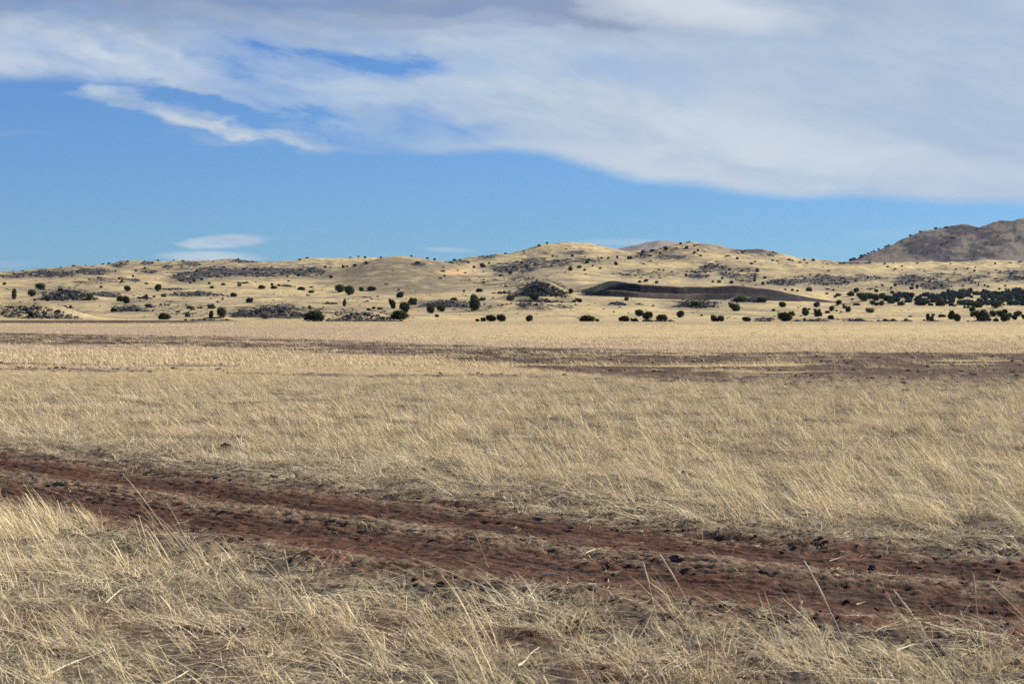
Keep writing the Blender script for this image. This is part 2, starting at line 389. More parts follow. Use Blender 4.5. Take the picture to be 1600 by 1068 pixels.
def soil_fields(X, Y, xp, row):
    """amount of bare ploughed soil (0..1) on the plain, and of the bare red strip"""
    st = fbm(X/26.0, Y/7.0, 91, 4, 0.6); s2 = fbm(X/5.0, Y/2.2, 92, 4, 0.6)
    nz = 0.5*st+0.5*s2
    a = ss(row, 499.8, 500.8)*(1-ss(row, 504.2, 505.4))*(1-ss(xp+60*st, 260, 400))
    up = np.interp(xp, [-400,0,400,800,1100,1600,2000], [517,520,526,542,547,551,554])
    lo = np.interp(xp, [-400,0,400,700,850,1000,1200,1600,2000], [538,540,548,562,580,592,603,616,624])
    core = np.interp(xp, [-400,0,400,800,1050,1600,2000], [.8,.85,.88,.92,.98,1.0,1.0])
    b = ss(row, up-3, up+3)*(1-ss(row, lo-7, lo+5))*core
    b = np.clip(b*(1.0+1.3*nz)-0.02, 0, 1); b = ss(b, 0.25, 0.75)*np.minimum(1, 0.35+core)
    c1 = np.interp(xp, [-400,0,300,560,800,1000,1300,1600], [578,577,580,586,588,593,607,612])
    c = np.exp(-((row-c1)/3.2)**2)*0.85 + np.exp(-((row-c1+9)/2.6)**2)*0.6*(1-ss(xp, 300, 900))
    c = ss(c*(0.75+1.9*nz), 0.3, 0.95)
    d = np.exp(-((row-505)/1.6)**2)*ss(xp, 520, 640)*(1-ss(xp, 950, 1100))*0.35
    return a, b, c, d, nz
def albedo(X, Y, Z):
    Y1 = np.maximum(Y, 0.5)
    xp = 800+F*X/Y1; row = HY-(Z-CH)*F/Y1
    n = len(X)
    # hills
    n1 = fbm(X/60.0, Y/60.0, 5, 5, 0.6); n2 = fbm(X/14.0, Y/14.0, 6, 4, 0.6)
    c = lerp(np.tile(STRAW, (n,1)), np.tile(TAN, (n,1)), np.clip(0.34+0.75*n1+0.45*n2, 0, 1))
    md = 1-ss(np.sqrt(((xp-632)/118)**2+((row-432)/31)**2), 0.78, 1.05)
    c = lerp(c, np.tile(TAN*0.80, (n,1)), np.clip(md*0.9+0.4*md*n2, 0, 1))
    for (cx, cy, rx, ry, s) in [(712,425,36,5.5,1),(1060,415,70,5,.6),(900,390,60,8,.5),(1430,415,160,6,.7),(430,437,90,5,.6),(280,446,90,4,.5),(80,437,90,4,.6),(1100,500,500,8,.3),(1290,462,60,8,.6)]:
        r = np.sqrt(((xp-cx)/rx)**2+((row-cy)/ry)**2)
        c = lerp(c, np.tile(YEL if cy == 425 else STRAW*1.08, (n,1)), s*(1-ss(r, 0.5, 1.1)))
    w = n2
    wide = mask([(a_,b_,c_*1.5+8,d_*1.7+2,e_) for a_,b_,c_,d_,e_ in ROCKS], xp, row, n1, n2)*ss(Y1, 450, 520)*(1-ss(Y1, 2800, 3000))
    c = lerp(c, np.tile(np.array((0.160,0.130,0.092)),(n,1)), np.clip(wide*(0.75+0.6*n2), 0, 0.8))
    rk = mask(ROCKS, xp, row, n1, w)*ss(Y1, 450, 520)
    bl = 1-ss(Y1, 2800, 3000)
    rk = np.clip(rk*(0.85+0.9*n2+0.5*fbm(X/5.0, Y/8.0, 77, 3)), 0, 1)*bl
    c = lerp(c, np.tile(np.array((0.060,0.056,0.054)),(n,1)), np.clip(rk*0.95-0.08, 0, 0.85))
    # the far grey hill and the mountain
    fh = ss(Y1, 2800, 3000)
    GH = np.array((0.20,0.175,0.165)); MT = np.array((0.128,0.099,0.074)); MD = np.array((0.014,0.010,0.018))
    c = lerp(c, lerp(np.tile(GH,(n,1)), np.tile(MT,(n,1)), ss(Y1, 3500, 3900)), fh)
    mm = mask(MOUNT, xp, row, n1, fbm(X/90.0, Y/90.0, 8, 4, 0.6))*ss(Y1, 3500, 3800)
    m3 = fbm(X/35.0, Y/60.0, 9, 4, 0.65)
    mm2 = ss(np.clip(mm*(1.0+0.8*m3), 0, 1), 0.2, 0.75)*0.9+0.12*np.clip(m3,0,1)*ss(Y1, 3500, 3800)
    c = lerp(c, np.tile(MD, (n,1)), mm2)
    # cut bank: dark cinder soil, with the steep face's shade painted in darker
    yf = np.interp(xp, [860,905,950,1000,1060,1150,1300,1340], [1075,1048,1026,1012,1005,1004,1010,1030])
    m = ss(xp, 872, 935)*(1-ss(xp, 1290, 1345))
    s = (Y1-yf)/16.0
    cin = ss(s, -0.02, 0.06)*(1-ss(s, 0.93, 1.04))*ss(m, 0.02+0.10*np.clip(n2,-1,1), 0.35+0.1*n2)  # bank mask: cinder soil together with its painted shade
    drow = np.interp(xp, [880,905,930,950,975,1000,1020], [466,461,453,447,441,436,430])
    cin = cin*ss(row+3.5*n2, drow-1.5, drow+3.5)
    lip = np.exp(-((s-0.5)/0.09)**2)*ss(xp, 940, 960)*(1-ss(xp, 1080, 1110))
    BANK_SHADE = np.array((0.020,0.016,0.020)); C2 = np.array((0.085,0.064,0.054))
    shaded_bank_col = lerp(np.tile(BANK_SHADE,(n,1)), np.tile(C2,(n,1)), np.clip((1-ss(s,0.40,0.5))*(1-ss(xp,1060,1120))*0.9+0.25*n2+0.35*fbm(X/2.5, Y/9.0, 78, 3), 0, 1))
    shaded_bank_col = lerp(shaded_bank_col, np.tile(STRAW*0.6,(n,1)), lip*0.7)
    c = lerp(c, shaded_bank_col, cin)
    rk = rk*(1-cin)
    # the plain
    pl = 1-ss(Y1, 430, 520)
    a, b, cl, d, nz = soil_fields(X, Y1, xp, row)
    g = lerp(np.tile(STRAW*0.86,(n,1)), np.tile(MAUVE*0.92,(n,1)), np.clip(0.4+0.6*nz, 0, 1))
    mv = ss(row, 507, 512)*(1-ss(row, np.interp(xp,[0,1600],[530,552])+3, np.interp(xp,[0,1600],[536,560])+6))*np.interp(xp, [0,500,900,1600],[1,.9,.35,.25])
    mv = np.maximum(mv, ss(row,np.interp(xp,[0,1600],[522,538]),np.interp(xp,[0,1600],[528,542]))*(1-ss(row,545,556)))
    g = lerp(g, np.tile(MAUVE,(n,1)), np.clip(mv,0,1)*0.9)
    pale = ss(row, 505, 508)*(1-ss(row, 528, 537))*ss(xp, 450, 900)
    g = lerp(g, np.tile(STRAW*1.05,(n,1)), pale*0.75*np.clip(1-0.6*nz,0,1))
    c = lerp(c, g, pl)
    RD = np.array((0.050,0.027,0.018))
    c = lerp(c, np.tile(RD,(n,1)), np.clip(a,0,1))
    c = lerp(c, np.tile(RD,(n,1)), np.clip(b,0,1)*0.95)
    c = lerp(c, np.tile(np.array((0.055,0.045,0.038)),(n,1)), np.clip(cl,0,1)*0.8)
    c = lerp(c, np.tile(np.array((0.33,0.22,0.15)),(n,1)), np.clip(d,0,1))
    # near ground: brown soil, litter; redder towards the track
    nr = 1-ss(Y1, 42, 60)
    wt = track_w(X, Y1)
    f1 = fbm(X/0.45, Y/0.45, 21, 4, 0.6); f2 = fbm(X/0.07, Y/0.07, 22, 3, 0.6); f3 = fbm(X/1.6, Y/1.6, 23, 3)
    brown = lerp(np.tile(SOILDK*1.0,(n,1)), np.tile(np.array((0.19,0.142,0.088)),(n,1)), np.clip(0.30+0.7*f1+0.5*f2, 0, 1))
    red = np.exp(-(np.clip(np.abs(wt)-1.3, 0, 9)/0.35)**2)
    fgred = ss(f3, 0.05, 0.55)*(wt < -1.5)*0.6
    brown = lerp(brown, np.tile(SOILRED,(n,1)), np.clip(red*(0.75+0.4*f1)+fgred, 0, 1))
    c = lerp(c, brown, nr)
    rk = np.maximum(rk, 0)
    return np.clip(c, 0.004, 1), rk, xp, row
def near_relief(X, Y):
    nr = 1-ss(Y, 30, 60)
    wt = track_w(X, Y)
    lit = np.exp(-((np.abs(wt)-2.2)/1.0)**2)*0.9+0.35
    z = nr*lit*(0.030*fbm(X/0.30, Y/0.30, 41, 4, 0.6)+0.012*np.abs(fbm(X/0.07, Y/0.07, 42, 2, 0.6)))
    z = z+nr*0.05*fbm(X/2.2, Y/2.2, 43, 3)
    z = z - 0.10*(1-ss(np.abs(wt), 1.15, 1.55))*(Y < 70)
    # clod lines and ploughed land farther off
    return z
def mid_relief(X, Y, Z0):
    Y1 = np.maximum(Y, .5)
    xp = 800+F*X/Y1; row = HY-(Z0-CH)*F/Y1
    a, b, cl, d, nz = soil_fields(X, Y1, xp, row)
    k = ss(Y, 42, 55)*(1-ss(Y, 160, 400))
    return k*(cl*0.05*(0.5+np.abs(fbm(X/0.8, Y/0.8, 44, 3)))+b*0.025*fbm(X/1.3, Y/1.3, 45, 3))

def full_height(X, Y):
    z = height(X, Y)
    return z + near_relief(X, Y) + mid_relief(X, Y, z)

def u_axis(dense, half, wide, nw):
    a = np.linspace(-half, half, dense)
    t = np.linspace(0, 1, nw+1)[1:]
    b = half+(wide-half)*t**1.6
    return np.concatenate([-b[::-1], a, b])
U1 = u_axis(820, 0.30, 3.5, 60)
def sheet(name, ys, U, mat):
    uu, vv = np.meshgrid(U, ys, indexing='ij')
    X = (uu*vv).ravel(); Y = vv.ravel()
    Z = full_height(X, Y)
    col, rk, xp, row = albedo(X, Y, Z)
    me = mesh_np(name, np.stack([X, Y, Z], 1), grid_faces(len(U), len(ys)), mat, True, {'Col': col, 'rock': rk})
    return obj(name, me), np.stack([X, Y, Z], 1), rk
ys1 = np.geomspace(1.2, 500, 1500)
ys1 = np.concatenate([np.geomspace(1.2, 8, 60)[:-1], np.geomspace(8, 70, 900)[:-1], np.geomspace(70, 470, 420)])
o, _, _ = sheet('ground', ys1, U1, M_GROUND); tag(o, kind='structure', label='flat plain of dry straw-coloured ground and ploughed brown soil')
ys2 = np.concatenate([np.geomspace(470, 1000, 330)[:-1], np.linspace(1000, 1065, 110)[:-1], np.geomspace(1065, 2700, 420)[:-1], np.geomspace(2700, 9000, 230)])
U2 = u_axis(900, 0.30, 1.6, 70)
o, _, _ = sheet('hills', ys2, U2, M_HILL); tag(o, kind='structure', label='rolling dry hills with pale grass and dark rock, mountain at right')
# a broad sheet all round so that the land reaches the horizon beside and behind
rr = [1.0, 30, 200, 800, 2500, 6000, 9400]; na = 96
V = []; 
for r_ in rr:
    for k in range(na):
        a_ = 2*math.pi*k/na; V.append((r_*math.cos(a_), r_*math.sin(a_), -0.6 - 0.004*r_))
Fq = [[i*na+k, i*na+(k+1)%na, (i+1)*na+(k+1)%na, (i+1)*na+k] for i in range(len(rr)-1) for k in range(na)]
V = np.array(V); nV = len(V)
me = mesh_np('surrounding_land', V, np.array(Fq), M_GROUND, False, {'Col': np.tile(STRAW*0.85, (nV,1)), 'rock': np.zeros(nV)})
tag(obj('surrounding_land', me), kind='structure', label='dry plain reaching out to the horizon all round')

# the track itself: red soil with two ruts and a littered ridge between them
xs = np.linspace(-13, 7.5, 1150); ws = np.linspace(-1.75, 1.75, 190)
ycs = np.interp(xs, TX, TY); 
ycs = (np.interp(xs-1.2, TX, TY)+np.interp(xs+1.2, TX, TY)+ycs*2+np.interp(xs-.6, TX, TY)+np.interp(xs+.6, TX, TY))/6
sl = (np.interp(xs+1.5, TX, TY)-np.interp(xs-1.5, TX, TY))/3.0; sl = np.convolve(np.pad(sl, 30, 'edge'), np.ones(61)/61, 'valid')
nrm = np.stack([-sl, np.ones_like(sl)], 1)/np.sqrt(1+sl*sl)[:, None]
TXg = xs[:, None]+nrm[:, 0:1]*ws[None, :]; TYg = ycs[:, None]+nrm[:, 1:2]*ws[None, :]
X = TXg.ravel(); Y = TYg.ravel(); W = np.tile(ws, len(xs))
along = np.repeat(xs, len(ws))
wob = 0.10*perlin(along/1.7, along*0, 61)
prof_ = -0.045*np.exp(-((W+wob-0.78)/0.30)**2)-0.045*np.exp(-((W+wob+0.72)/0.30)**2)+0.030*np.exp(-((W+wob)/0.26)**2)
base_h = height(X, Y)
fine_ = fbm(X/0.16, Y/0.16, 51, 4, 0.6); grain = fbm(X/0.05, Y/0.05, 52, 3, 0.6)
# tyre-dragged texture along the ruts
drag = fbm(along/0.5, W/0.05, 53, 3, 0.6)
ridge = np.exp(-((W+wob)/0.30)**2); outer = ss(np.abs(W), 1.05, 1.5)
Z = base_h - 0.012 + prof_ + (0.010+0.014*np.maximum(ridge, outer))*fine_ + (0.008+0.012*np.maximum(ridge, outer))*grain + 0.012*drag*(1-outer) + 0.03*fbm(X/1.1, Y/1.1, 54, 2) - 0.10*ss(np.abs(W), 1.42, 1.75)
n = len(X)
red = np.tile(np.array((0.078,0.034,0.020)), (n,1))
red = lerp(red, np.tile(np.array((0.030,0.017,0.013)), (n,1)), np.clip(0.25+1.1*fbm(along/1.0, W/0.10, 57, 4)+0.8*fbm(X/0.12, Y/0.2, 58, 3), 0, 1))
red = lerp(red, np.tile(np.array((0.175,0.135,0.09)), (n,1)), np.clip((np.maximum(ridge*0.95, outer*0.9))*(0.40+1.1*fine_+0.9*grain)+0.25*np.clip(fbm(X/0.4, Y/0.4, 59, 4),0,1), 0, 0.9))
red = lerp(red, np.tile(np.array((0.098,0.045,0.028)), (n,1)), np.clip(0.5*grain, 0, 1))
me = mesh_np('dirt_track', np.stack([X, Y, Z], 1), grid_faces(len(xs), len(ws)), M_GROUND, True, {'Col': red, 'rock': np.zeros(n)})
tag(obj('dirt_track', me), kind='structure', label='red dirt track with two ruts running across the foreground')

# ------------------------------------------------------------------ scattering (uncountable stuff only)
def scatter(name, pts, idx, rot, scl, variants, label):
    me = bpy.data.meshes.new(name); n = len(pts)
    me.vertices.add(n); me.vertices.foreach_set('co', np.ascontiguousarray(pts, np.float32).ravel())
    a = me.attributes.new('idx', 'INT', 'POINT'); a.data.foreach_set('value', np.asarray(idx, np.int32))
    a = me.attributes.new('rot', 'FLOAT_VECTOR', 'POINT'); a.data.foreach_set('vector', np.ascontiguousarray(rot, np.float32).ravel())
    a = me.attributes.new('scl', 'FLOAT_VECTOR', 'POINT'); a.data.foreach_set('vector', np.ascontiguousarray(scl, np.float32).ravel())
    o = obj(name, me); tag(o, label=label, cat=name.replace('_', ' '), kind='stuff')
    ng = bpy.data.node_groups.new(name+'_scatter', 'GeometryNodeTree')
    ng.interface.new_socket('Geometry', in_out='INPUT', socket_type='NodeSocketGeometry')
    ng.interface.new_socket('Geometry', in_out='OUTPUT', socket_type='NodeSocketGeometry')
    N = ng.nodes; L = ng.links
    gi = N.new('NodeGroupInput'); go = N.new('NodeGroupOutput')
    jn = N.new('GeometryNodeJoinGeometry')
    for vme in reversed(variants):
        src = bpy.data.objects.new(name+'_piece', vme)
        oi = N.new('GeometryNodeObjectInfo'); oi.inputs['Object'].default_value = src
        gt = N.new('GeometryNodeGeometryToInstance'); L.new(oi.outputs['Geometry'], gt.inputs[0])
        L.new(gt.outputs[0], jn.inputs[0])
    ip = N.new('GeometryNodeInstanceOnPoints'); ip.inputs['Pick Instance'].default_value = True
    L.new(gi.outputs[0], ip.inputs['Points']); L.new(jn.outputs[0], ip.inputs['Instance'])
    def na(nm, t):
        x = N.new('GeometryNodeInputNamedAttribute'); x.data_type = t; x.inputs['Name'].default_value = nm
        return x.outputs[0]
    L.new(na('idx', 'INT'), ip.inputs['Instance Index'])
    er = N.new('FunctionNodeEulerToRotation'); L.new(na('rot', 'FLOAT_VECTOR'), er.inputs[0]); L.new(er.outputs[0], ip.inputs['Rotation'])
    L.new(na('scl', 'FLOAT_VECTOR'), ip.inputs['Scale'])
    L.new(ip.outputs[0], go.inputs[0])
    md = o.modifiers.new('scatter', 'NODES'); md.node_group = ng
    return o

# ------------------------------------------------------------------ grass
def grass_material(name, c1, c2, c3, trans=0.35):
    m = bpy.data.materials.new(name); m.use_nodes = True; nt = m.node_tree; nt.nodes.clear(); g = G(nt)
    t = attr(g, 'tint').outputs['Fac']
    geo = g.n('ShaderNodeNewGeometry'); oi = g.n('ShaderNodeObjectInfo')
    pn = g.noise(geo.outputs['Position'], 0.35, 4, 0.6)
    pn2 = g.noise(geo.outputs['Position'], 2.2, 3, 0.6)
    c = g.mix(t, c1, c2)
    c = g.mix(g.m('MULTIPLY', g.sm(g.m('MULTIPLY_ADD', pn2, 0.45, g.m('MULTIPLY', pn, 0.55)), 0.46, 0.66), 0.45), c, c3)
    f = g.sm(oi.outputs['Random'], 0, 1, 0.80, 1.2)
    c = g.mix(1.0, c, g.xyz(f, f, f), 'MULTIPLY')
    d = g.n('ShaderNodeBsdfDiffuse'); g.put(d.inputs[0], c)
    tr = g.n('ShaderNodeBsdfTranslucent'); g.put(tr.inputs[0], c)
    mx = g.n('ShaderNodeMixShader'); mx.inputs[0].default_value = trans
    nt.links.new(d.outputs[0], mx.inputs[1]); nt.links.new(tr.outputs[0], mx.inputs[2])
    out = g.n('ShaderNodeOutputMaterial'); nt.links.new(mx.outputs[0], out.inputs[0])
    return m
M_GRASS = grass_material('dry_grass', (0.19,0.135,0.068,1), (0.93,0.80,0.51,1), (0.56,0.42,0.25,1), 0.25)
M_MAT = grass_material('matted_grass', (0.15,0.11,0.066,1), (0.92,0.80,0.54,1), (0.38,0.29,0.19,1), 0.2)
M_STEM = grass_material('bleached_stem', (0.46,0.38,0.26,1), (0.68,0.60,0.46,1), (0.45,0.35,0.22,1), 0.1)

def blades(n, r, h0, h1, w, lean=(-1,0), la=(0.25,0.7), spread=0.35, curl=0.25, seg=3, flat=1.0, rs=RS, head=0.0):
    """n curved ribbons; returns verts, quads, tint"""
    ang = rs.uniform(0, 2*math.pi, n); rad = r*np.sqrt(rs.uniform(0, 1, n))
    rx, ry = rad*np.cos(ang), rad*np.sin(ang)
    h = rs.uniform(h0, h1, n)*rs.uniform(0.6, 1, n)
    L = rs.uniform(la[0], la[1], n)
    lx = lean[0]*L+rs.normal(0, spread, n); ly = lean[1]*L+rs.normal(0, spread, n)
    cx = rs.normal(0, curl, n)+lean[0]*curl; cy = rs.normal(0, curl, n)+lean[1]*curl
    fa = rs.uniform(0, math.pi, n); sx, sy = np.cos(fa), np.sin(fa)
    ww = w*rs.uniform(0.6, 1.5, n)
    V = []; T = []
    tt = np.linspace(0, 1, seg+1)
    tint = np.where(rs.rand(n) < 0.32, rs.uniform(0, 0.35, n), rs.uniform(0.45, 1, n))
    for k, t in enumerate(tt):
        px = rx+h*(lx*t+cx*t*t); py = ry+h*(ly*t+cy*t*t)
        pz = h*t*flat*(1-0.25*t*t*np.minimum(1.5, np.hypot(cx, cy)+0.2))
        wk = ww*(1-0.85*t) if head == 0 else ww*np.where(t > 0.65, head*(1.3-t), 0.7)
        V.append(np.stack([px-sx*wk/2, py-sy*wk/2, pz], 1)); V.append(np.stack([px+sx*wk/2, py+sy*wk/2, pz+wk*0.2], 1))
        T += [tint*0.8+0.2*t, tint*0.8+0.2*t]
    V = np.stack(V, 1)      # n, 2(seg+1), 3
    T = np.stack(T, 1)
    m = 2*(seg+1)
    base = np.arange(n)[:, None]*m
    Fs = [base+np.array([[2*k, 2*k+1, 2*k+3, 2*k+2]]) for k in range(seg)]
    return V.reshape(-1, 3), np.concatenate(Fs, 0), T.reshape(-1)
def join_parts(parts):
    V = []; Q = []; T = []; o = 0
    for v, q, t in parts:
        V.append(v); Q.append(q+o); T.append(t); o += len(v)
    return np.concatenate(V), np.concatenate(Q), np.concatenate(T)
def gmesh(name, parts, mat):
    V, Q, T = join_parts(parts)
    return mesh_np(name, V, Q, mat, True, {'tint': T})

TALL = [gmesh('tall_tuft', [blades(24, 0.13, 0.15, 0.36, 0.0048, la=(0.25,0.8), spread=0.24, curl=0.22),
                            blades(16, 0.16, 0.06, 0.20, 0.0045, la=(0.1,0.6), spread=0.5, curl=0.4),
                            blades(3, 0.08, 0.32, 0.48, 0.0050, la=(0.4,0.7), spread=0.08, curl=0.1, head=2.0)], M_GRASS) for k in range(8)]
TALLF = [gmesh('field_tuft', [blades(20, 0.16, 0.08, 0.25, 0.0062, la=(0.15,0.75), spread=0.36, curl=0.30),
                             blades(16, 0.18, 0.04, 0.15, 0.006, la=(0.1,0.6), spread=0.6, curl=0.5),
                             blades(1, 0.08, 0.24, 0.38, 0.0055, la=(0.3,0.7), spread=0.1, curl=0.1, head=1.8)], M_GRASS) for k in range(8)]
FARG = [gmesh('far_tuft', [blades(20, 0.32, 0.06, 0.20, 0.018, la=(0.3,0.7), spread=0.2, curl=0.18, seg=2)], M_GRASS) for k in range(6)]
VFAR = [gmesh('distant_tuft', [blades(20, 1.0, 0.05, 0.13, 0.045, la=(0.2,0.6), spread=0.3, curl=0.2, seg=1)], M_GRASS) for k in range(5)]
LOW = [gmesh('matted_tuft', [blades(44, 0.19, 0.06, 0.22, 0.0050, la=(0.0,0.9), spread=0.9, curl=0.8, seg=4, flat=0.5),
                             blades(18, 0.17, 0.05, 0.16, 0.005, la=(0.0,0.6), spread=0.6, curl=0.5, seg=3)], M_MAT) for k in range(8)]
STALK = [gmesh('stalk_tuft', [blades(5, 0.06, 0.30, 0.56, 0.0038, la=(0.38,0.72), spread=0.07, curl=0.10, seg=6, head=1.6),
                              blades(14, 0.09, 0.18, 0.42, 0.0038, la=(0.3,0.75), spread=0.14, curl=0.15, seg=4)], M_GRASS) for k in range(8)]
def stem_mesh(k):
    rs = RS; parts = []
    for j in range(5):
        v, q, t = blades(1, 0.12, 0.05, 0.13, 0.0065, la=(0,0), spread=1.6, curl=0.9, seg=6, flat=0.15, rs=rs)
        v[:, 2] += 0.012+0.02*rs.rand(); parts.append((v, q, t))
    return gmesh('fallen_stems', parts, M_STEM)
STEMS = [stem_mesh(k) for k in range(8)]

def sample(y0, y1, dens, half=0.30):
    """uniform points on the wedge of ground in front of the camera"""
    area = half*(y1*y1-y0*y0); n = int(area*dens)
    Y = np.sqrt(RS.uniform(y0*y0, y1*y1, n)); X = RS.uniform(-half, half, n)*Y
    return X, Y
def cover(X, Y):
    """how thick the standing grass is (0..1), and how thick the low matted grass is"""
    Z = height(X, Y); Y1 = Y; xp = 800+F*X/Y1; row = HY-(Z-CH)*F/Y1
    wt = track_w(X, Y)
    n1 = fbm(X/1.1, Y/1.1, 101, 3, 0.6); n2 = fbm(X/3.5, Y/3.5, 102, 3)
    a, b, cl, d, nz = soil_fields(X, Y1, xp, row)
    # beyond the track
    t = ss(wt+0.9*n2+0.8*n1, 1.9, 5.4)
    t = np.where(wt < 0, 0, t)
    t = t*(1-0.95*b*ss(Y, 44, 56))*(1-0.97*cl*ss(Y, 42, 50))*(1-0.9*a)*(1-0.6*ss(Y, 85, 110)*(1-ss(Y, 240, 320)))
    n0_ = fbm(X/0.5, Y/0.7, 103, 3, 0.6); t = t*np.clip(0.78+1.4*n0_+0.6*n1, 0.04, 1)*np.where(n2+0.6*n1 < -0.62, 0.35, 1)
    rw = HY+CH*F/Y
    for (cx_, cy_, rx_, ry_, k_) in [(470,742,230,20,.92),(140,704,170,13,.9),(760,772,180,17,.9),(1180,700,160,7,.5),(640,723,70,9,.9),(1250,830,240,16,.85),(1060,745,90,9,.5),(1480,690,110,7,.5)]:
        r_ = np.sqrt(((xp-cx_)/rx_)**2+((rw-cy_)/ry_)**2)+0.45*n1
        t = t*(1-k_*(1-ss(r_, 0.6, 1.25)))
    # left foreground clump
    cl2 = np.exp(-(((X+4.3)/0.8)**2+((Y-15.4)/1.4)**2))*0.8
    cl3 = np.exp(-(((X+2.9)/0.9)**2+((Y-11.6)/1.2)**2))*0.2
    m = ss(np.abs(wt)+0.35*n1, 1.55, 2.5)*np.clip(0.80+0.75*n1, 0, 1)
    m = np.where((wt > 0), m*(1-0.55*ss(wt, 5, 8)), m)
    n3 = fbm(X/0.45, Y/0.6, 104, 3, 0.6)
    m = np.where((wt < 0), np.clip(ss(-wt+0.5*n1, 1.7, 3.1)*(0.85+0.6*n1+0.6*n3), 0.0, 1), m*(1+0.7*n3))
    m = m*(1-b*ss(Y, 44, 56))
    st = np.where(wt < 0, ss(-wt+0.4*n1, 1.9, 3.0)*np.clip(0.28+0.9*n1+0.4*n2, 0, 1)*0.8, 0.15*t)
    lf = np.clip(cl2+cl3, 0, 1)*(wt < -1.5)
    st = np.clip(st+0.22*(1-ss(Y, 9.8, 11.8)), 0, 1)
    return t, m, st, lf
def put(name, X, Y, variants, smin, smax, label, tilt=0.0, yaw=0.5, sink=0.01, xy=None):
    n = len(X); Z = full_height(X, Y)-sink
    rot = np.stack([RS.normal(0, tilt, n), RS.normal(0, tilt, n), RS.normal(0, yaw, n)], 1)
    s = RS.uniform(smin, smax, n)*(1-0.42*ss(Y, 28, 58)*(Y < 63)); sc = np.stack([s, s, s*RS.uniform(0.8, 1.15, n)], 1)
    return scatter(name, np.stack([X, Y, Z], 1), RS.randint(0, len(variants), n), rot, sc, variants, label)
# standing grass from the track out to 60 m
X, Y = sample(9, 62, 21); t, m, st, lf = cover(X, Y); pick = RS.rand(len(X)) < t
X1, Y1 = X[pick], Y[pick]
pk2 = RS.rand(len(X)) < np.maximum(lf, 0)*1.0
X1 = np.concatenate([X1, X[pk2]]); Y1 = np.concatenate([Y1, Y[pk2]])
xe = RS.normal(-4.35, 0.62, 170); ye = RS.normal(15.3, 1.1, 170); kk = track_w(xe, ye) < -1.45
X1 = np.concatenate([X1, xe[kk]]); Y1 = np.concatenate([Y1, ye[kk]])
kf = Y1 > 21
put('field_dry_grass', X1[kf], Y1[kf], TALLF, 0.7, 1.25, 'straw-coloured dry grass standing across the field beyond the track', 0.1, 0.8)
X1, Y1 = X1[~kf], Y1[~kf]
put('tall_dry_grass', X1, Y1, TALL, 0.6, 1.0, 'tall straw-coloured dry grass leaning left across the field')
X, Y = sample(58, 150, 4.2); t, m, st, lf = cover(X, Y); pick = RS.rand(len(X)) < t
put('mid_field_grass', X[pick], Y[pick], FARG, 0.8, 1.25, 'straw-coloured dry grass across the middle of the plain')
X, Y = sample(146, 430, 0.55); t, m, st, lf = cover(X, Y); pick = RS.rand(len(X)) < t*0.9
put('far_field_grass', X[pick], Y[pick], VFAR, 0.7, 1.2, 'pale dry grass on the far side of the plain')
# low matted grass
X, Y = sample(7.5, 46, 22); t, m, st, lf = cover(X, Y); pick = RS.rand(len(X)) < np.maximum(m, 0)*0.9
put('matted_grass', X[pick], Y[pick], LOW, 0.7, 1.35, 'low matted dead grass lying over the brown soil', 0.15, 3.0)
X, Y = sample(7.5, 24, 13); t, m, st, lf = cover(X, Y); wt = track_w(X, Y); n3 = fbm(X/0.8, Y/0.9, 105, 3, 0.6)
pick = (RS.rand(len(X)) < np.clip(0.42+0.9*n3, 0, 1)*ss(-wt, 2.0, 3.4)*(wt < 0)+0.4*(Y < 11.0))
put('short_dry_tufts', X[pick], Y[pick], TALL, 0.32, 0.70, 'short dry grass tufts on the near side of the track', 0.12, 0.8)
# taller seeded stalks
X, Y = sample(7.5, 24, 8.0); t, m, st, lf = cover(X, Y); pick = RS.rand(len(X)) < st
put('seeded_grass', X[pick], Y[pick], STALK, 0.7, 1.1, 'long seeded grass stalks leaning left in the foreground', 0.06, 0.35)
# bleached broken stems lying about
X, Y = sample(7.5, 40, 3.6); wt = track_w(X, Y)
pick = (RS.rand(len(X)) < np.where(np.abs(wt) < 1.3, 0.05, np.where(wt > 5, 0.30, 0.85)))
put('fallen_stems', X[pick], Y[pick], STEMS, 0.5, 1.2, 'bleached broken stems lying on the soil', 0.08, 3.0, -0.004)

# ------------------------------------------------------------------ clods and litter
def ico(sub):
    import bmesh
    bm = bmesh.new(); bmesh.ops.create_icosphere(bm, subdivisions=sub, radius=1.0)
    V = np.array([v.co[:] for v in bm.verts]); T = np.array([[v.index for v in f.verts] for f in bm.faces]); bm.free()
    return V, T
ICO1, ICO2, ICO3 = ico(1), ico(2), ico(3)
def lump(base, seed, amp=0.35, sq=(1,1,1), facet=0.0):
    V, T = base; V = V.copy(); rs = np.random.RandomState(seed)
    d = rs.normal(0, 1, (7, 3)); d /= np.linalg.norm(d, axis=1)[:, None]
    c = rs.uniform(0.62, 0.9, 7)
    for k in range(7):           # chop with planes: angular blocks
        p = V@d[k]; ex = np.maximum(p-c[k], 0); V -= ex[:, None]*d[k]*0.9
    nx = fbm(V[:,0]*1.7+seed, V[:,1]*1.7+V[:,2]*1.3, seed, 3)
    V *= (1+amp*0.4*nx)[:, None]
    return V*np.array(sq), T
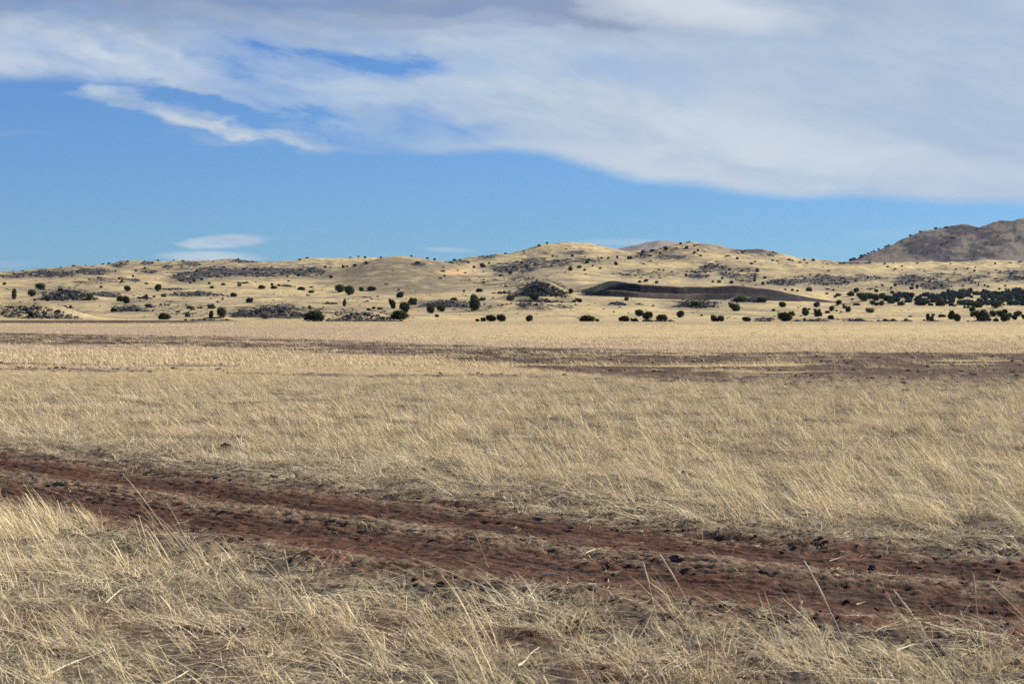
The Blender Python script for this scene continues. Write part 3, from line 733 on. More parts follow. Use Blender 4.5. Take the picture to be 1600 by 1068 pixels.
def rock_material(name, ca, cb, cc, sc):
    m, g, b = new_mat(name)
    geo = g.n('ShaderNodeNewGeometry'); oi = g.n('ShaderNodeObjectInfo')
    n1 = g.noise(geo.outputs['Position'], sc, 6, 0.65); n2 = g.noise(geo.outputs['Position'], sc*6, 4, 0.6)
    c = g.mix(g.sm(n1, 0.35, 0.65), ca, cb); c = g.mix(g.m('MULTIPLY', g.sm(n2, 0.55, 0.7), 0.6), c, cc)
    f = g.sm(oi.outputs['Random'], 0, 1, 0.7, 1.35)
    c = g.mix(1.0, c, g.xyz(f, f, f), 'MULTIPLY')
    g.put(b.inputs['Base Color'], c)
    bp = g.n('ShaderNodeBump'); bp.inputs['Strength'].default_value = 0.6; bp.inputs['Distance'].default_value = 0.1/sc
    g.put(bp.inputs['Height'], n2); g.put(b.inputs['Normal'], bp.outputs[0])
    return m
M_CLOD = rock_material('soil_clod', (0.034,0.022,0.017,1), (0.080,0.056,0.044,1), (0.19,0.165,0.135,1), 12)
M_BASALT = rock_material('dark_basalt', (0.024,0.024,0.028,1), (0.060,0.058,0.058,1), (0.17,0.16,0.145,1), 0.5)
CLODS = [mesh_np('clod', *lump(ICO1, 100+k, 0.6, (1, 0.8, 0.55)), M_CLOD) for k in range(8)]
X, Y = sample(7.5, 36, 110); wt = track_w(X, Y)
p = np.where(np.abs(wt) < 1.5, 0.14+0.75*np.exp(-((wt)/0.28)**2)+0.9*ss(np.abs(wt), 1.1, 1.5), np.where(wt < 0, 0.85*(1-0.6*ss(-wt, 2.2, 4)), 0.9*(1-ss(wt, 2.5, 6.5))))
pick = RS.rand(len(X)) < p*0.8
Xc, Yc = X[pick], Y[pick]; n = len(Xc)
Zc = full_height(Xc, Yc); wc = track_w(Xc, Yc); Zc = np.where(np.abs(wc) < 1.38, height(Xc, Yc)-0.012+0.02*np.exp(-(wc/0.28)**2)-0.03*np.exp(-((np.abs(wc)-.75)/.3)**2), Zc)
s = 0.010*np.exp(RS.normal(0, 0.6, n)); s = np.clip(s, 0.004, 0.026)
scatter('soil_clods', np.stack([Xc, Yc, Zc+s*0.1], 1), RS.randint(0, 8, n), RS.uniform(-3, 3, (n, 3))*np.array([0.15,0.15,1]), np.stack([s*1.4, s*1.2, s], 1), CLODS,
        'dark brown clods and crumbs of soil beside the track')
# pale chaff
CH_V = [mesh_np('chaff', *(lambda t: (t[0], t[1]))(blades(9, 0.05, 0.02, 0.07, 0.0035, la=(0,0), spread=1.5, curl=0.5, seg=2, flat=0.1)), M_STEM, False, None) for k in range(6)]
for me_ in CH_V:
    a = me_.attributes.new('tint', 'FLOAT', 'POINT'); a.data.foreach_set('value', RS.uniform(0, 1, len(me_.vertices)).astype(np.float32))
    me_.materials[0] = M_MAT
X, Y = sample(7.5, 32, 95); wt = track_w(X, Y)
p = np.where(np.abs(wt) < 1.5, 0.07+0.75*np.exp(-((wt)/0.26)**2)+0.8*ss(np.abs(wt), 1.1, 1.5), np.where(wt > 4, 0.3, 0.9))
pick = RS.rand(len(X)) < p
Xc, Yc = X[pick], Y[pick]; n = len(Xc); Zc = full_height(Xc, Yc); wc = track_w(Xc, Yc)
Zc = np.where(np.abs(wc) < 1.38, height(Xc, Yc)-0.008+0.03*np.exp(-(wc/0.28)**2)-0.035*np.exp(-((np.abs(wc)-.75)/.3)**2), Zc+0.008)
rot = np.stack([RS.normal(0, .15, n), RS.normal(0, .15, n), RS.uniform(0, 6.28, n)], 1); s = RS.uniform(0.6, 1.5, n)
scatter('straw_litter', np.stack([Xc, Yc, Zc+0.004], 1), RS.randint(0, 6, n), rot, np.stack([s, s, s], 1), CH_V, 'pale straw chaff strewn over the soil')
# clods of the ploughed strips farther off
X, Y = sample(44, 170, 4.5); Z0 = height(X, Y); xp = 800+F*X/Y; row = HY-(Z0-CH)*F/Y
a, b, cl, d, nz = soil_fields(X, Y, xp, row); pick = RS.rand(len(X)) < np.clip(0.25*b+0.9*cl, 0, 1)
Xc, Yc = X[pick], Y[pick]; n = len(Xc); s = np.clip(0.034*np.exp(RS.normal(0, 0.45, n)), 0.015, 0.07)
scatter('plough_clods', np.stack([Xc, Yc, full_height(Xc, Yc)+s*0.2], 1), RS.randint(0, 8, n), RS.uniform(-.4, .4, (n, 3)), np.stack([s*1.5, s*1.2, s], 1), CLODS,
        'dark clods turned up in the ploughed strips of the plain')
# ploughed strips also carry thin tufts
X, Y = sample(46, 170, 2.2); Z0 = height(X, Y); xp = 800+F*X/Y; row = HY-(Z0-CH)*F/Y
a, b, cl, d, nz = soil_fields(X, Y, xp, row); pick = RS.rand(len(X)) < b*np.clip(0.3+1.2*fbm(X/2.2, Y/4, 130, 3), 0, 1)
put('strip_tufts', X[pick], Y[pick], FARG, 0.5, 0.9, 'thin pale tufts growing through the ploughed soil strip')

# ------------------------------------------------------------------ loose rock and scrub over the hillsides
BOUL = [mesh_np('boulder', *lump(ICO1, 200+k, 0.5, (1, 0.9, 0.65)), M_BASALT) for k in range(6)]
n0 = 200000
U = RS.uniform(-0.30, 0.30, n0); Y = np.exp(RS.uniform(math.log(480), math.log(2450), n0)); X = U*Y
Z = height(X, Y); n1 = fbm(X/60.0, Y/60.0, 5, 5, 0.6); n2 = fbm(X/14.0, Y/14.0, 6, 4, 0.6)
xp = 800+F*X/Y; row = HY-(Z-CH)*F/Y
rk = mask(ROCKS, xp, row, n1, n2)
inpit = (xp > 885) & (xp < 1330) & (Y > 995) & (Y < 1075)
pick = (RS.rand(n0) < np.clip(rk-0.1, 0, 1)**1.4*0.75+0.006) & ~inpit
Xr, Yr, Zr = X[pick], Y[pick], Z[pick]; n = len(Xr)
s = Yr/1000.0*0.42*np.exp(RS.normal(0, 0.5, n)); s = np.clip(s, 0.15, 2.2)
scatter('hillside_rocks', np.stack([Xr, Yr, Zr+s*0.1], 1), RS.randint(0, 6, n), np.stack([RS.normal(0,.2,n), RS.normal(0,.2,n), RS.uniform(0,6.28,n)], 1),
        np.stack([s*1.3, s*1.1, s*0.75], 1), BOUL, 'loose dark rocks strewn over the hillsides')
print('SCATTERED', n)

# ------------------------------------------------------------------ junipers and shrubs
def leaf_material(name, ca, cb, cc):
    m = bpy.data.materials.new(name); m.use_nodes = True; nt = m.node_tree; nt.nodes.clear(); g = G(nt)
    t = attr(g, 'tint').outputs['Fac']; oi = g.n('ShaderNodeObjectInfo')
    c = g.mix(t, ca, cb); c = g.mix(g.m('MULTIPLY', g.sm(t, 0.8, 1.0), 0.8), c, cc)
    f = g.sm(oi.outputs['Random'], 0, 1, 0.75, 1.3); c = g.mix(1.0, c, g.xyz(f, f, f), 'MULTIPLY')
    d = g.n('ShaderNodeBsdfDiffuse'); g.put(d.inputs[0], c)
    tr = g.n('ShaderNodeBsdfTranslucent'); g.put(tr.inputs[0], c)
    mx = g.n('ShaderNodeMixShader'); mx.inputs[0].default_value = 0.15
    nt.links.new(d.outputs[0], mx.inputs[1]); nt.links.new(tr.outputs[0], mx.inputs[2])
    out = g.n('ShaderNodeOutputMaterial'); nt.links.new(mx.outputs[0], out.inputs[0]); return m
M_JUN = leaf_material('juniper_foliage', (0.030,0.038,0.022,1), (0.085,0.095,0.045,1), (0.17,0.175,0.08,1))
M_HAZED = leaf_material('hazed_juniper_foliage', (0.036,0.050,0.054,1), (0.080,0.104,0.100,1), (0.14,0.165,0.13,1))  # far foliage: grey-blue juniper tone, lightened and blued with painted distance haze
M_OLV = leaf_material('olive_foliage', (0.06,0.068,0.032,1), (0.12,0.125,0.055,1), (0.20,0.19,0.09,1))
M_GRY = leaf_material('grey_scrub', (0.10,0.095,0.075,1), (0.19,0.175,0.14,1), (0.27,0.25,0.19,1))
M_BRN = leaf_material('brown_scrub', (0.085,0.065,0.045,1), (0.16,0.125,0.08,1), (0.24,0.19,0.12,1))
M_BARK, gb_, bb_ = new_mat('juniper_bark'); 
gp_ = gb_.n('ShaderNodeNewGeometry'); gb_.put(bb_.inputs['Base Color'], gb_.mix(gb_.noise(gp_.outputs['Position'], 9.0, 4), (0.05,0.038,0.03,1), (0.16,0.13,0.11,1)))
def crown_np(lobes, nl, ls, seed, core=0.8):
    rs = np.random.RandomState(seed); V = []; T3 = []; tint = []; off = 0
    vol = np.array([l[3]*l[4]*l[5] for l in lobes])**0.75; cnt = (nl*vol/vol.sum()).astype(int)
    for (x, y, z, rx, ry, rz), c in zip(lobes, cnt):
        d = rs.normal(0, 1, (c, 3)); d /= np.linalg.norm(d, axis=1)[:, None]
        bump = 1+0.26*fbm(d[:,0]*2.0+seed, d[:,1]*2.0+d[:,2]*2.4, seed, 3)
        r = (0.70+0.36*rs.rand(c)**0.7)*bump
        p = d*r[:, None]*np.array([rx, ry, rz])+np.array([x, y, z])
        p[:, 2] = np.maximum(p[:, 2], 0.02)
        a = rs.normal(0, 1, (c, 3)); a /= np.linalg.norm(a, axis=1)[:, None]
        b = np.cross(a, rs.normal(0, 1, (c, 3))); b /= np.linalg.norm(b, axis=1)[:, None]
        s = ls*rs.uniform(0.6, 1.5, c)[:, None]
        q = np.stack([p-a*s, p-b*s*0.7, p+a*s, p+b*s*0.7], 1)
        V.append(q.reshape(-1, 3)); k = off+np.arange(c)[:, None]*4
        T3.append(np.concatenate([k+np.array([[0,1,2]]), k+np.array([[0,2,3]])])); off += 4*c
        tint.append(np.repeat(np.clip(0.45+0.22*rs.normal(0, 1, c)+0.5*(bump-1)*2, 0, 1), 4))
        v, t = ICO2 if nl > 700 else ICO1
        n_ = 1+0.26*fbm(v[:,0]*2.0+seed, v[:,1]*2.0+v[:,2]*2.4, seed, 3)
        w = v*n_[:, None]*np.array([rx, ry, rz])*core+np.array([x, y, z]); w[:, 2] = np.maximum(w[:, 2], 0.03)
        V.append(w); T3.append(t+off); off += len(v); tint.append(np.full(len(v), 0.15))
    return np.concatenate(V), np.concatenate(T3), np.concatenate(tint)
def tube(pts, rad, ns=7):
    V = []; Fq = []; n = len(pts)
    pts = np.array(pts, float)
    for i in range(n):
        d = pts[min(i+1, n-1)]-pts[max(i-1, 0)]; d /= np.linalg.norm(d)+1e-9
        a = np.cross(d, [0.3, 0.9, 0.2]); a /= np.linalg.norm(a); b = np.cross(d, a)
        for k in range(ns):
            t = 2*math.pi*k/ns; V.append(pts[i]+rad[i]*(math.cos(t)*a+math.sin(t)*b))
    for i in range(n-1):
        for k in range(ns): Fq.append([i*ns+k, i*ns+(k+1)%ns, (i+1)*ns+(k+1)%ns, (i+1)*ns+k])
    return np.array(V), np.array(Fq)
def trunk_np(seed):
    rs = np.random.RandomState(seed); Vs = []; Fs = []; o = 0
    def add(p, r):
        nonlocal o
        v, f = tube(p, r); Vs.append(v); Fs.append(f+o); o += len(v)
    add([(0,0,-0.05),(0.01,0,0.12),(0.0,0.02,0.3),(0.02,0,0.55)], [0.055,0.045,0.035,0.015])
    for k in range(4):
        a = rs.uniform(0, 6.28); l = rs.uniform(0.22, 0.36)
        add([(0,0,0.05+0.05*k),(l*0.5*math.cos(a), l*0.5*math.sin(a), 0.22+0.05*k),(l*math.cos(a), l*math.sin(a), 0.42+0.05*k)], [0.03,0.02,0.008])
    return np.concatenate(Vs), np.concatenate(Fs)
SHAPES = {
 'round': [(0,0,.50,.46,.46,.47),(.18,.1,.62,.28,.28,.30),(-.2,-.1,.42,.28,.3,.36)],
 'tall': [(0,0,.45,.42,.42,.45),(-.05,0,.78,.27,.27,.22),(.14,0,.36,.32,.32,.34)],
 'wide': [(-.22,0,.42,.28,.36,.42),(.2,.05,.45,.30,.38,.50),(0,-.05,.55,.30,.38,.42),(.36,0,.28,.15,.2,.26)],
 'double': [(-.25,0,.5,.25,.4,.48),(.22,0,.42,.28,.4,.42),(.02,.05,.25,.3,.3,.26)],
 'ragged': [(-.26,.05,.62,.2,.24,.30),(.1,0,.48,.33,.34,.42),(.34,0,.30,.17,.24,.27),(-.1,-.1,.28,.34,.3,.28),(.16,.1,.82,.15,.15,.16)],
 'leaning': [(.12,0,.42,.36,.38,.42),(-.2,0,.62,.24,.26,.28),(-.4,0,.85,.11,.12,.13),(.28,0,.3,.22,.3,.3)],
 'column': [(0,0,.35,.40,.40,.36),(.03,0,.70,.38,.38,.30)],
}
CROWN = {}; TRUNK = []; FARC = {}
def crown_mesh(shape, mat):
    k = (shape, mat.name, random.randint(0, 2))
    if k not in CROWN:
        v, t, ti = crown_np(SHAPES[shape], 1500, 0.040, abs(hash(shape+str(k[2]))) % 1000 if False else sum(map(ord, shape))+k[2]*31, 0.74)
        if k[2]: v = v*np.array([-1, 1, 1]) if shape not in ('leaning',) else v
        CROWN[k] = mesh_np('crown', v, t, mat, False, {'tint': ti})
    return CROWN[k]
for k in range(3):
    v, f = trunk_np(k+5); TRUNK.append(mesh_np('trunk', v, f, M_BARK))
for i, sh in enumerate(['round','wide','tall','ragged','double']):
    v, t, ti = crown_np(SHAPES[sh], 260, 0.085, 60+i, 0.86)
    FARC[sh] = mesh_np('juniper_crown', v, t, M_HAZED, False, {'tint': ti})
ORD = ['leftmost','second','third','fourth','fifth','sixth','seventh','eighth','ninth','tenth','eleventh','twelfth','thirteenth','fourteenth','fifteenth','sixteenth','seventeenth','eighteenth','nineteenth','twentieth']
MATS = {'j': (M_JUN,'dark green'), 'o': (M_OLV,'olive green'), 'g': (M_GRY,'pale grey'), 'b': (M_BRN,'brownish')}
WORD = {'round':'round','tall':'tall','wide':'low spreading','double':'twin-crowned','ragged':'ragged','leaning':'left-leaning','column':'narrow upright'}
# zone phrase, group, trees: (photo column of centre, row of foot, width px, height px, shape, colour)
ZONES = [
 ('around the rocky knoll near the left edge', 'junipers by the left rock knoll',
  [(7,445,6,4,'wide','j'),(22,467,9,16,'column','b'),(50,463,14,11,'round','o'),(63,452,17,10,'round','j'),(49,496,10,10,'round','j'),(75,470,6,5,'ragged','o'),(141,469,11,12,'round','o')]),
 ('on the slope right of the left knoll', 'junipers on the left pale slope',
  [(158,450,6,4,'round','b'),(178,487,10,7,'wide','j'),(187,471,10,9,'wide','j'),(197,474.5,12,12,'round','j'),(199,455,11,9,'round','j'),(229,467,6,8,'tall','b'),(241,465,6,4,'round','g'),(247,454.5,11,11,'round','j'),(256,464,9,6,'wide','g')]),
 ('on the swell below the dark left scarp', 'small junipers on the upper left swell',
  [(208,433,4,4,'tall','j'),(229,444,5,3,'wide','j'),(297,443,5,3.5,'round','j'),(304,440,4,2.5,'round','j'),(315,438,6,4,'round','b'),(327,444,5,3.5,'round','j'),(331,450.5,7,4,'wide','j'),(349,445.5,7,3.5,'wide','j'),(374,447,7,4,'round','j')]),
 ('at the foot of the left hills', 'junipers at the foot of the left hills',
  [(257,499,19,11,'wide','j'),(293,495,9,9,'ragged','g'),(298,482,12,4.5,'wide','j'),(330,482,13,8,'ragged','g'),(330,497,8,12,'tall','j'),(346,496.5,15,17,'round','j'),(414,498,14,12,'round','g'),(490,502,32,17,'wide','j')]),
 ('on the shelf left of the paired junipers', 'junipers on the left centre shelf',
  [(365,463.5,11,7,'wide','j'),(390,472.5,12,8,'ragged','j'),(409,451,11,6,'wide','j'),(425,446,5,4,'round','j'),(428,451,11,5,'wide','j'),(435.5,447,5,3.5,'round','j'),(451,440,5,2.5,'wide','j'),(471,453.5,12,6,'wide','j'),(486,449.5,5,2.5,'wide','j'),(486.5,457.5,9,4.5,'wide','j'),(517,434.5,7,5,'round','b')]),
 ('in the row below the rounded central mound', 'junipers below the central mound',
  [(531,457,17,13,'round','j'),(546,461,16,15,'round','j'),(564.5,455.5,8,7.5,'round','j'),(581,453.5,14,6.5,'wide','j'),(538.5,478.5,7,12,'tall','b'),(590,464,3,2.5,'round','j')]),
 ('on the rocky bank left of the tallest', 'junipers clustered on the central bank',
  [(576,485,7,4,'round','j'),(584,483,6,4.5,'round','j'),(594,482.5,10,3,'wide','j'),(612.5,482,11,16,'leaning','j'),(624.5,498.5,27,14,'wide','j'),(625,465,12,9,'ragged','j'),(632,488,17,17,'round','j'),(645,476.5,15,12,'ragged','j'),(672.5,489.5,13,13,'round','j'),(682.5,495.5,7,5,'round','j'),(689,487,14,12.5,'round','o')]),
 ('around the tallest juniper in the middle', 'junipers round the tall middle one',
  [(709,469.5,11,5,'wide','j'),(725,456.5,4,4,'round','j'),(741,485,20,25,'tall','j'),(749,456,11,5.5,'wide','j'),(754,469.5,11,5.5,'ragged','o'),(798,469,14,9,'ragged','g')]),
 ('at the plain edge in the middle', 'junipers at the middle plain edge',
  [(746,503,7,5,'round','j'),(755,502,9,7,'ragged','j'),(767,504,17,11,'round','j'),(783,504,15,12,'round','j'),(827,502.5,12,11,'round','j'),(918,503.5,24,10.5,'wide','j'),(933,503.5,7,5,'round','j')]),
 ('beside the dark rock peak', 'junipers beside the dark rock peak',
  [(834.5,469,15,11,'round','j'),(892,458.5,8,8,'round','j'),(904,472,11,7,'leaning','j')]),
 ('on the flat below the dark bank', 'junipers on the flat below the dark bank',
  [(975,503,17,9.5,'wide','j'),(979,470,8,7,'round','g'),(991,504,13,6,'ragged','j'),(999,494,15,11,'round','j'),(1012,499,17,13,'round','j'),(1012,504.5,17,4,'wide','j'),(1034,500.5,18,9.5,'wide','j'),(1063,496,13,11.5,'round','j')]),
 ('by the rock heap before the bank', 'junipers by the heap before the dark bank',
  [(1089,478,18,8,'wide','o'),(1114.5,503.5,9,11,'round','j'),(1120,505,9,7,'round','o'),(1126.5,503,10,10,'round','j'),(1147,486,18,14,'leaning','j'),(1158,471,20,9,'wide','o'),(1190,472.5,16,8,'wide','j'),(1166.5,505,14,8,'round','j')]),
 ('on the flat right of the rock heap', 'junipers right of the dark bank',
  [(1208.5,486,6,4,'wide','j'),(1222.5,480,12,9,'round','j'),(1226,504,23,15,'round','j'),(1237,493.5,11,8,'ragged','b'),(1257,502,4.5,6,'tall','j'),(1258,493,13,13,'tall','j'),(1264,484,5,3,'round','j'),(1276,480,11,9,'round','j'),(1278,494.5,13,12,'ragged','j'),(1293,489,8,4,'wide','j'),(1298,498,10,6.5,'wide','j'),(1299.5,486,9,9,'round','j')]),
 ('on the flat before the green grove', 'junipers before the green grove',
  [(1307,486.5,4.5,3,'round','j'),(1310.5,476,10,8,'round','j'),(1314,488,4,2.5,'round','j'),(1320,481.5,7,4.5,'wide','j'),(1325.5,487.5,10,9,'tall','j'),(1338,477,12,4,'wide','j'),(1359,488.5,14,8,'round','g')]),
 ('above the right end of the bank', 'small junipers above the dark bank end',
  [(1227,453.5,4,3,'round','j'),(1238,454.5,5,4,'round','j'),(1246,455.5,5,3.5,'round','j'),(1264,455,10,6.5,'wide','j'),(1292,459.5,6,2.5,'wide','j'),(1305,464.5,5,3,'wide','j'),(1310,462.5,10,4.5,'wide','j'),(1332,468.5,6,2.5,'wide','j')]),
 ('at the left end of the grove', 'junipers at the left end of the grove',
  [(1329,462.5,12,7,'wide','j'),(1338,457,10,8,'round','j'),(1343,465,10,8,'round','j'),(1349,471,14,14,'round','j'),(1358,467,13,10,'round','j'),(1363,476,9,7,'round','j'),(1368,470,13,11,'round','j'),(1369,456.5,7,5,'round','j'),(1370,477.5,10,6,'round','j'),(1377.5,477.5,9,8,'round','j'),(1378,467,12,10,'round','j'),(1387,470,13,9,'wide','j'),(1392,474,12,7,'wide','j'),(1394,459,7,5,'round','j')]),
 ('along the front of the green grove', 'junipers along the grove front',
  [(1408,477,12,6,'wide','j'),(1438,477.5,19,10,'wide','j'),(1454,477.5,9,4,'wide','j'),(1469.5,478,15,9,'wide','j'),(1487,478,9,5,'wide','j'),(1507,481.5,5,4,'round','j'),(1512.5,481.5,6,4,'round','j'),(1526,480.5,19,10,'wide','j'),(1557,481,17,11,'round','o')]),
 ('on the open flat at the right', 'junipers on the right open flat',
  [(1422,495,6,2.5,'wide','j'),(1444,501,5,2.5,'wide','j'),(1450,500.5,8,11,'column','j'),(1456,500.5,7,8,'round','j'),(1458,493.5,6,4,'round','j'),(1472,495.5,12,5,'wide','j'),(1487,499,13,14,'tall','j'),(1495,502.5,12,13,'round','j')]),
 ('in the clump nearest the right edge', 'junipers clumped near the right edge',
  [(1519,487.5,10,9,'round','j'),(1520,495,10,9,'round','j'),(1534,501,25,18,'ragged','j'),(1546,502,7,6,'round','j'),(1551,494.5,11,10,'round','j'),(1556,503.5,9,6,'wide','j'),(1563,494.5,14,10,'round','j'),(1570,490.5,9,8,'round','j'),(1570.5,503.5,17,13,'round','j'),(1577,497,9,9,'round','j'),(1585,499.5,9,8,'round','j'),(1590.5,494,14,9,'round','j'),(1600,498.5,8,8,'round','j')]),
]
NTREE = 0
def grow(px, py, w, h, shape, col, zone, grp, k, n, total_label=None):
    global NTREE
    x, y, z = ground_hit(px, py)
    m, cw = MATS[col]
    root = bpy.data.objects.new('juniper_tree' if col in 'jo' else 'scrub_bush', None); COL.objects.link(root)
    root.location = (x, y, z-0.05); s = y/F
    root.scale = (w*s*1.04, w*s*1.04, h*s*1.04); root.rotation_euler = (0, 0, random.uniform(-0.3, 0.3))
    wd = WORD[shape]
    pos = ORD[k]+(' ' if k == 0 else ' from left ')
    kind = 'juniper' if col in 'jo' else 'shrub'
    lab = f"{wd} {cw} {kind}, {pos.strip()} {zone}" if not zone.startswith(('of','along')) else f"{wd} {cw} {kind}, {pos.strip()} {zone}"
    tag(root, lab, 'tree' if kind == 'juniper' else 'shrub', grp)
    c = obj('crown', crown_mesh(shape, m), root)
    t = obj('trunk', TRUNK[NTREE % 3], root)
    NTREE += 1
for zone, grp, lst in ZONES:
    lst = sorted(lst)
    for k, (px, py, w, h, sh, co) in enumerate(lst):
        grow(px, py, w, h, sh, co, zone, grp, k, len(lst))
# far ones: too small to show parts; each one mesh
FAR = [
 ('tiny juniper along the skyline of the left ridge', 'junipers on the left skyline',
  [(42,425.5,5,3),(62,425.5,4,3),(72,422,4,2.5),(95,418,4,3),(116,416,5,3),(134,415,5,2.5),(162,412,5,3),(171,411.5,4,3),(198,409,5,3),(225,407,4,2.5),(248,406,4,3),(272,406.5,4,2.5),(287,408,5,2.5),(334,408,4,3.5),(371,405.5,6,4.5)]),
 ('small juniper on the face of the left ridge', 'junipers on the left ridge face',
  [(22,428,5,3),(61,430,4,3),(211,424,5,3),(226,420,4,3),(180,424,5,4),(258,418,4,2.5),(262,421,4,3),(285,418,4,3),(341,431.5,4,3),(361,429,5,3),(418,432,4,3),(450,432.5,5,3),(468,431.5,6,3.5),(404,427,5,3)]),
 ('small juniper left of the central mound near its shoulder', 'junipers by the left shoulder of the mound',
  [(468,406.5,5,3),(479,403.5,6,2.5),(509,418,4,2.5),(518,418.5,4,2),(535,418,6,5),(541.5,417.5,6,5),(556,416,8,4),(548,400.5,4,2.5),(561,400,4,2.5),(571,403,6,4),(596,403,4,3),(573,413,6,5)]),
 ('dot-like juniper on the crest of the central mound', 'junipers on the mound crest',
  [(642.5,399,4.5,4),(667,403.5,6,3.5),(679,405,4,3.5),(694,418,3,2.5),(696,432,4,3),(687,435.5,6,3),(704,411,5,4)]),
 ('small juniper in the saddle right of the central mound', 'junipers right of the mound',
  [(742,419,6,5),(754,418,9,8),(763,412.5,6,5),(738,423,4,2),(756,425,3,2),(797,428,7,6),(782,432,5,3),(711,404,6,2.5),(789,396,4,2.5),(819,393,4,3.5)]),
 ('tiny dark juniper on the left shoulder of the tallest straw hill', 'junipers on the straw hill shoulder',
  [(843,385,5,4),(856,381,4.5,4),(819,396,4,2.5)]),
 ('small juniper on the rocky slope below the tallest straw hill', 'junipers below the straw hill',
  [(862,401,4,3),(893,401,6,5),(913,402,4,3),(919,406,5,4.5),(918,411,6,5),(933,403,4,2.5),(940,404,4,3),(952,404.5,4,3.5),(963,403.5,6,7),(963,414,6,6),(905,419,7,4.5),(890,423,7,7),(914,423,5,3.5),(915,429,4,2.5),(938,420,5,3),(925,416,4,3),(957,428.5,5,3),(968,428,4,3),(985,404,8,4),(998,397,5,3),(815,413,6,6),(823,417,6,5),(872,408,5,3),(1003,399,5,3)]),
 ('dark juniper on the rocky right-hand twin hill', 'junipers on the rocky twin hill',
  [(1020,393,12,6),(1033,396,7,4),(1041,390,8,6),(1058,388.5,5,4),(1063,382,5,4.5),(1073,388,5,4),(1084,396,7,5),(1090,392,5,4.5),(1096,400,6,3),(1074,378.5,4,2.5),(1078,378,3,2)]),
 ('small juniper on the pale slopes behind the dark bank', 'junipers on slopes behind the dark bank',
  [(1001,441.5,6,4),(1009,440,7,4),(1026,442.5,7,5),(1115,441.5,6,5.5),(1123.5,441.5,9,6),(1129,436,4,3.5),(1143,443,6,5),(1150,436.5,4,3),(1178,440,6.5,7),(1191.5,445,8,7.5),(1181,446,5,3),(1162,446,5,2),(1153,405,5,4.5),(1175,413,6,3),(1181,409,4,2),(1072,430,4,3),(1017,408,5,3),(1140,423,4,4),(1158,424,5,4),(1182,425,6,6),(1195,435,6,4)]),
 ('tiny juniper along the skyline saddle between hills and mountain', 'junipers along the skyline saddle',
  [(1207,407.5,6,3.5),(1216,408.5,5,3),(1232,406.5,8,4.5),(1239,408,4,3),(1251,410.5,9,3),(1257,407,5,5),(1262,411.5,5,2.5),(1271,407.5,6,6),(1291,413,9,3),(1286,417.5,4,2.5),(1294,423.5,5,2.5),(1312,412,5,3),(1318,411,6,3)]),
 ('dark juniper along the left flank skyline of the mountain', 'junipers on the mountain flank',
  [(1323,411,6,3.5),(1329,406.5,7,5),(1336,404.5,7,5),(1345,401.5,7,6),(1351,399,5,3.5),(1357,395.5,6,4),(1362,393,5,3),(1367,391,6,4),(1374,388,5,4),(1383,384,5,3),(1389,381.5,6,4.5),(1396,378.5,5,3.5),(1404,375.5,6,4),(1410,373,6,3.5),(1416,370.5,7,4),(1423,368,6,4),(1431,364,6,4),(1440,360.5,6,3.5),(1452,357.5,7,4),(1461,355.8,6,3.5),(1470,353.8,6,3),(1479,352.5,8,3.5)]),
 ('tiny juniper on the pale mesa below the mountain', 'junipers on the mesa below the mountain',
  [(1384,413,4,2.5),(1388,417.5,5,3),(1395,411,4,2.5),(1399,421.5,4,2.5),(1410,417,4,3.5),(1410.5,422,4,3),(1433,412,5,3),(1443,423.5,5,2.5),(1491,426.5,5,3),(1511,420,5,3.5),(1523,424,5,4),(1525,418.5,4,3),(1555,412.5,4,2.5),(1557,423,4,4),(1494,421,4,2.5),(1545,428,5,3),(1579,411,4,2.5)]),
 ('small juniper on the rocky slope above the dark green grove', 'junipers above the grove',
  [(1400,447,5,5),(1424,452,7,5),(1432,451,5,8),(1441,445,4,3),(1446,462,6,5),(1453,462,5,4),(1470,447,5,4),(1481,454,4,3),(1514,439,5,6),(1524,442.5,4,2.5),(1529,446,4,3),(1537,447,6,6),(1543,448.5,4,3),(1517,453,5,3.5),(1562.5,452.5,5,4),(1572,447,4,3),(1355,435,4,4),(1379,447,5,4),(1392,451,7,5),(1337,440,4,3),(1303,454,5,3)]),
]
shl = ['round','wide','tall','ragged','double']
for lab, grp, lst in FAR:
    for (px, py, w, h) in lst:
        if 'flank' in lab and random.random() < 0.25: continue
        f_ = random.uniform(0.7, 1.25); w *= f_; h *= f_; px += random.uniform(-1.5, 1.5)
        x, y, z = ground_hit(px, py, 700)
        o = obj('juniper_tree', FARC[random.choice(['round','wide','round','double'] if w >= h else ['round','tall','ragged'])])
        s = y/F; o.location = (x, y, z-(0.35 if 'skyline' in lab else 0.1)*h*s); o.scale = (w*s*0.95, w*s*0.95, h*s*1.0); o.rotation_euler = (0, 0, random.uniform(0, 6.28))
        tag(o, lab, 'tree', grp)
# the dense grove at the right and the specks of scrub nobody could count
def scat_trees(name, X, Y, w, label, mats_scale=1.0):
    n = len(X); Z = height(X, Y)
    scatter(name, np.stack([X, Y, Z-0.1], 1), RS.randint(0, 5, n), np.stack([np.zeros(n), np.zeros(n), RS.uniform(0, 6.28, n)], 1),
            np.stack([w, w, w*RS.uniform(0.55, 0.95, n)], 1), [FARC[s_] for s_ in shl], label)
n0 = 9000
U = RS.uniform((1385-800)/F, (1800-800)/F, n0); Y = RS.uniform(860, 1480, n0); X = U*Y; Z = height(X, Y)
xp = 800+F*X/Y; row = HY-(Z-CH)*F/Y
topr = np.interp(xp, [1385,1405,1440,1455,1500,1560,1800], [463,460,462,458,456,453,452])+3*fbm(xp/22.0, xp*0, 301, 3); botr = np.interp(xp, [1385,1440,1500,1800], [470,474,476,477])
nz = fbm(X/28.0, Y/60.0, 300, 3)
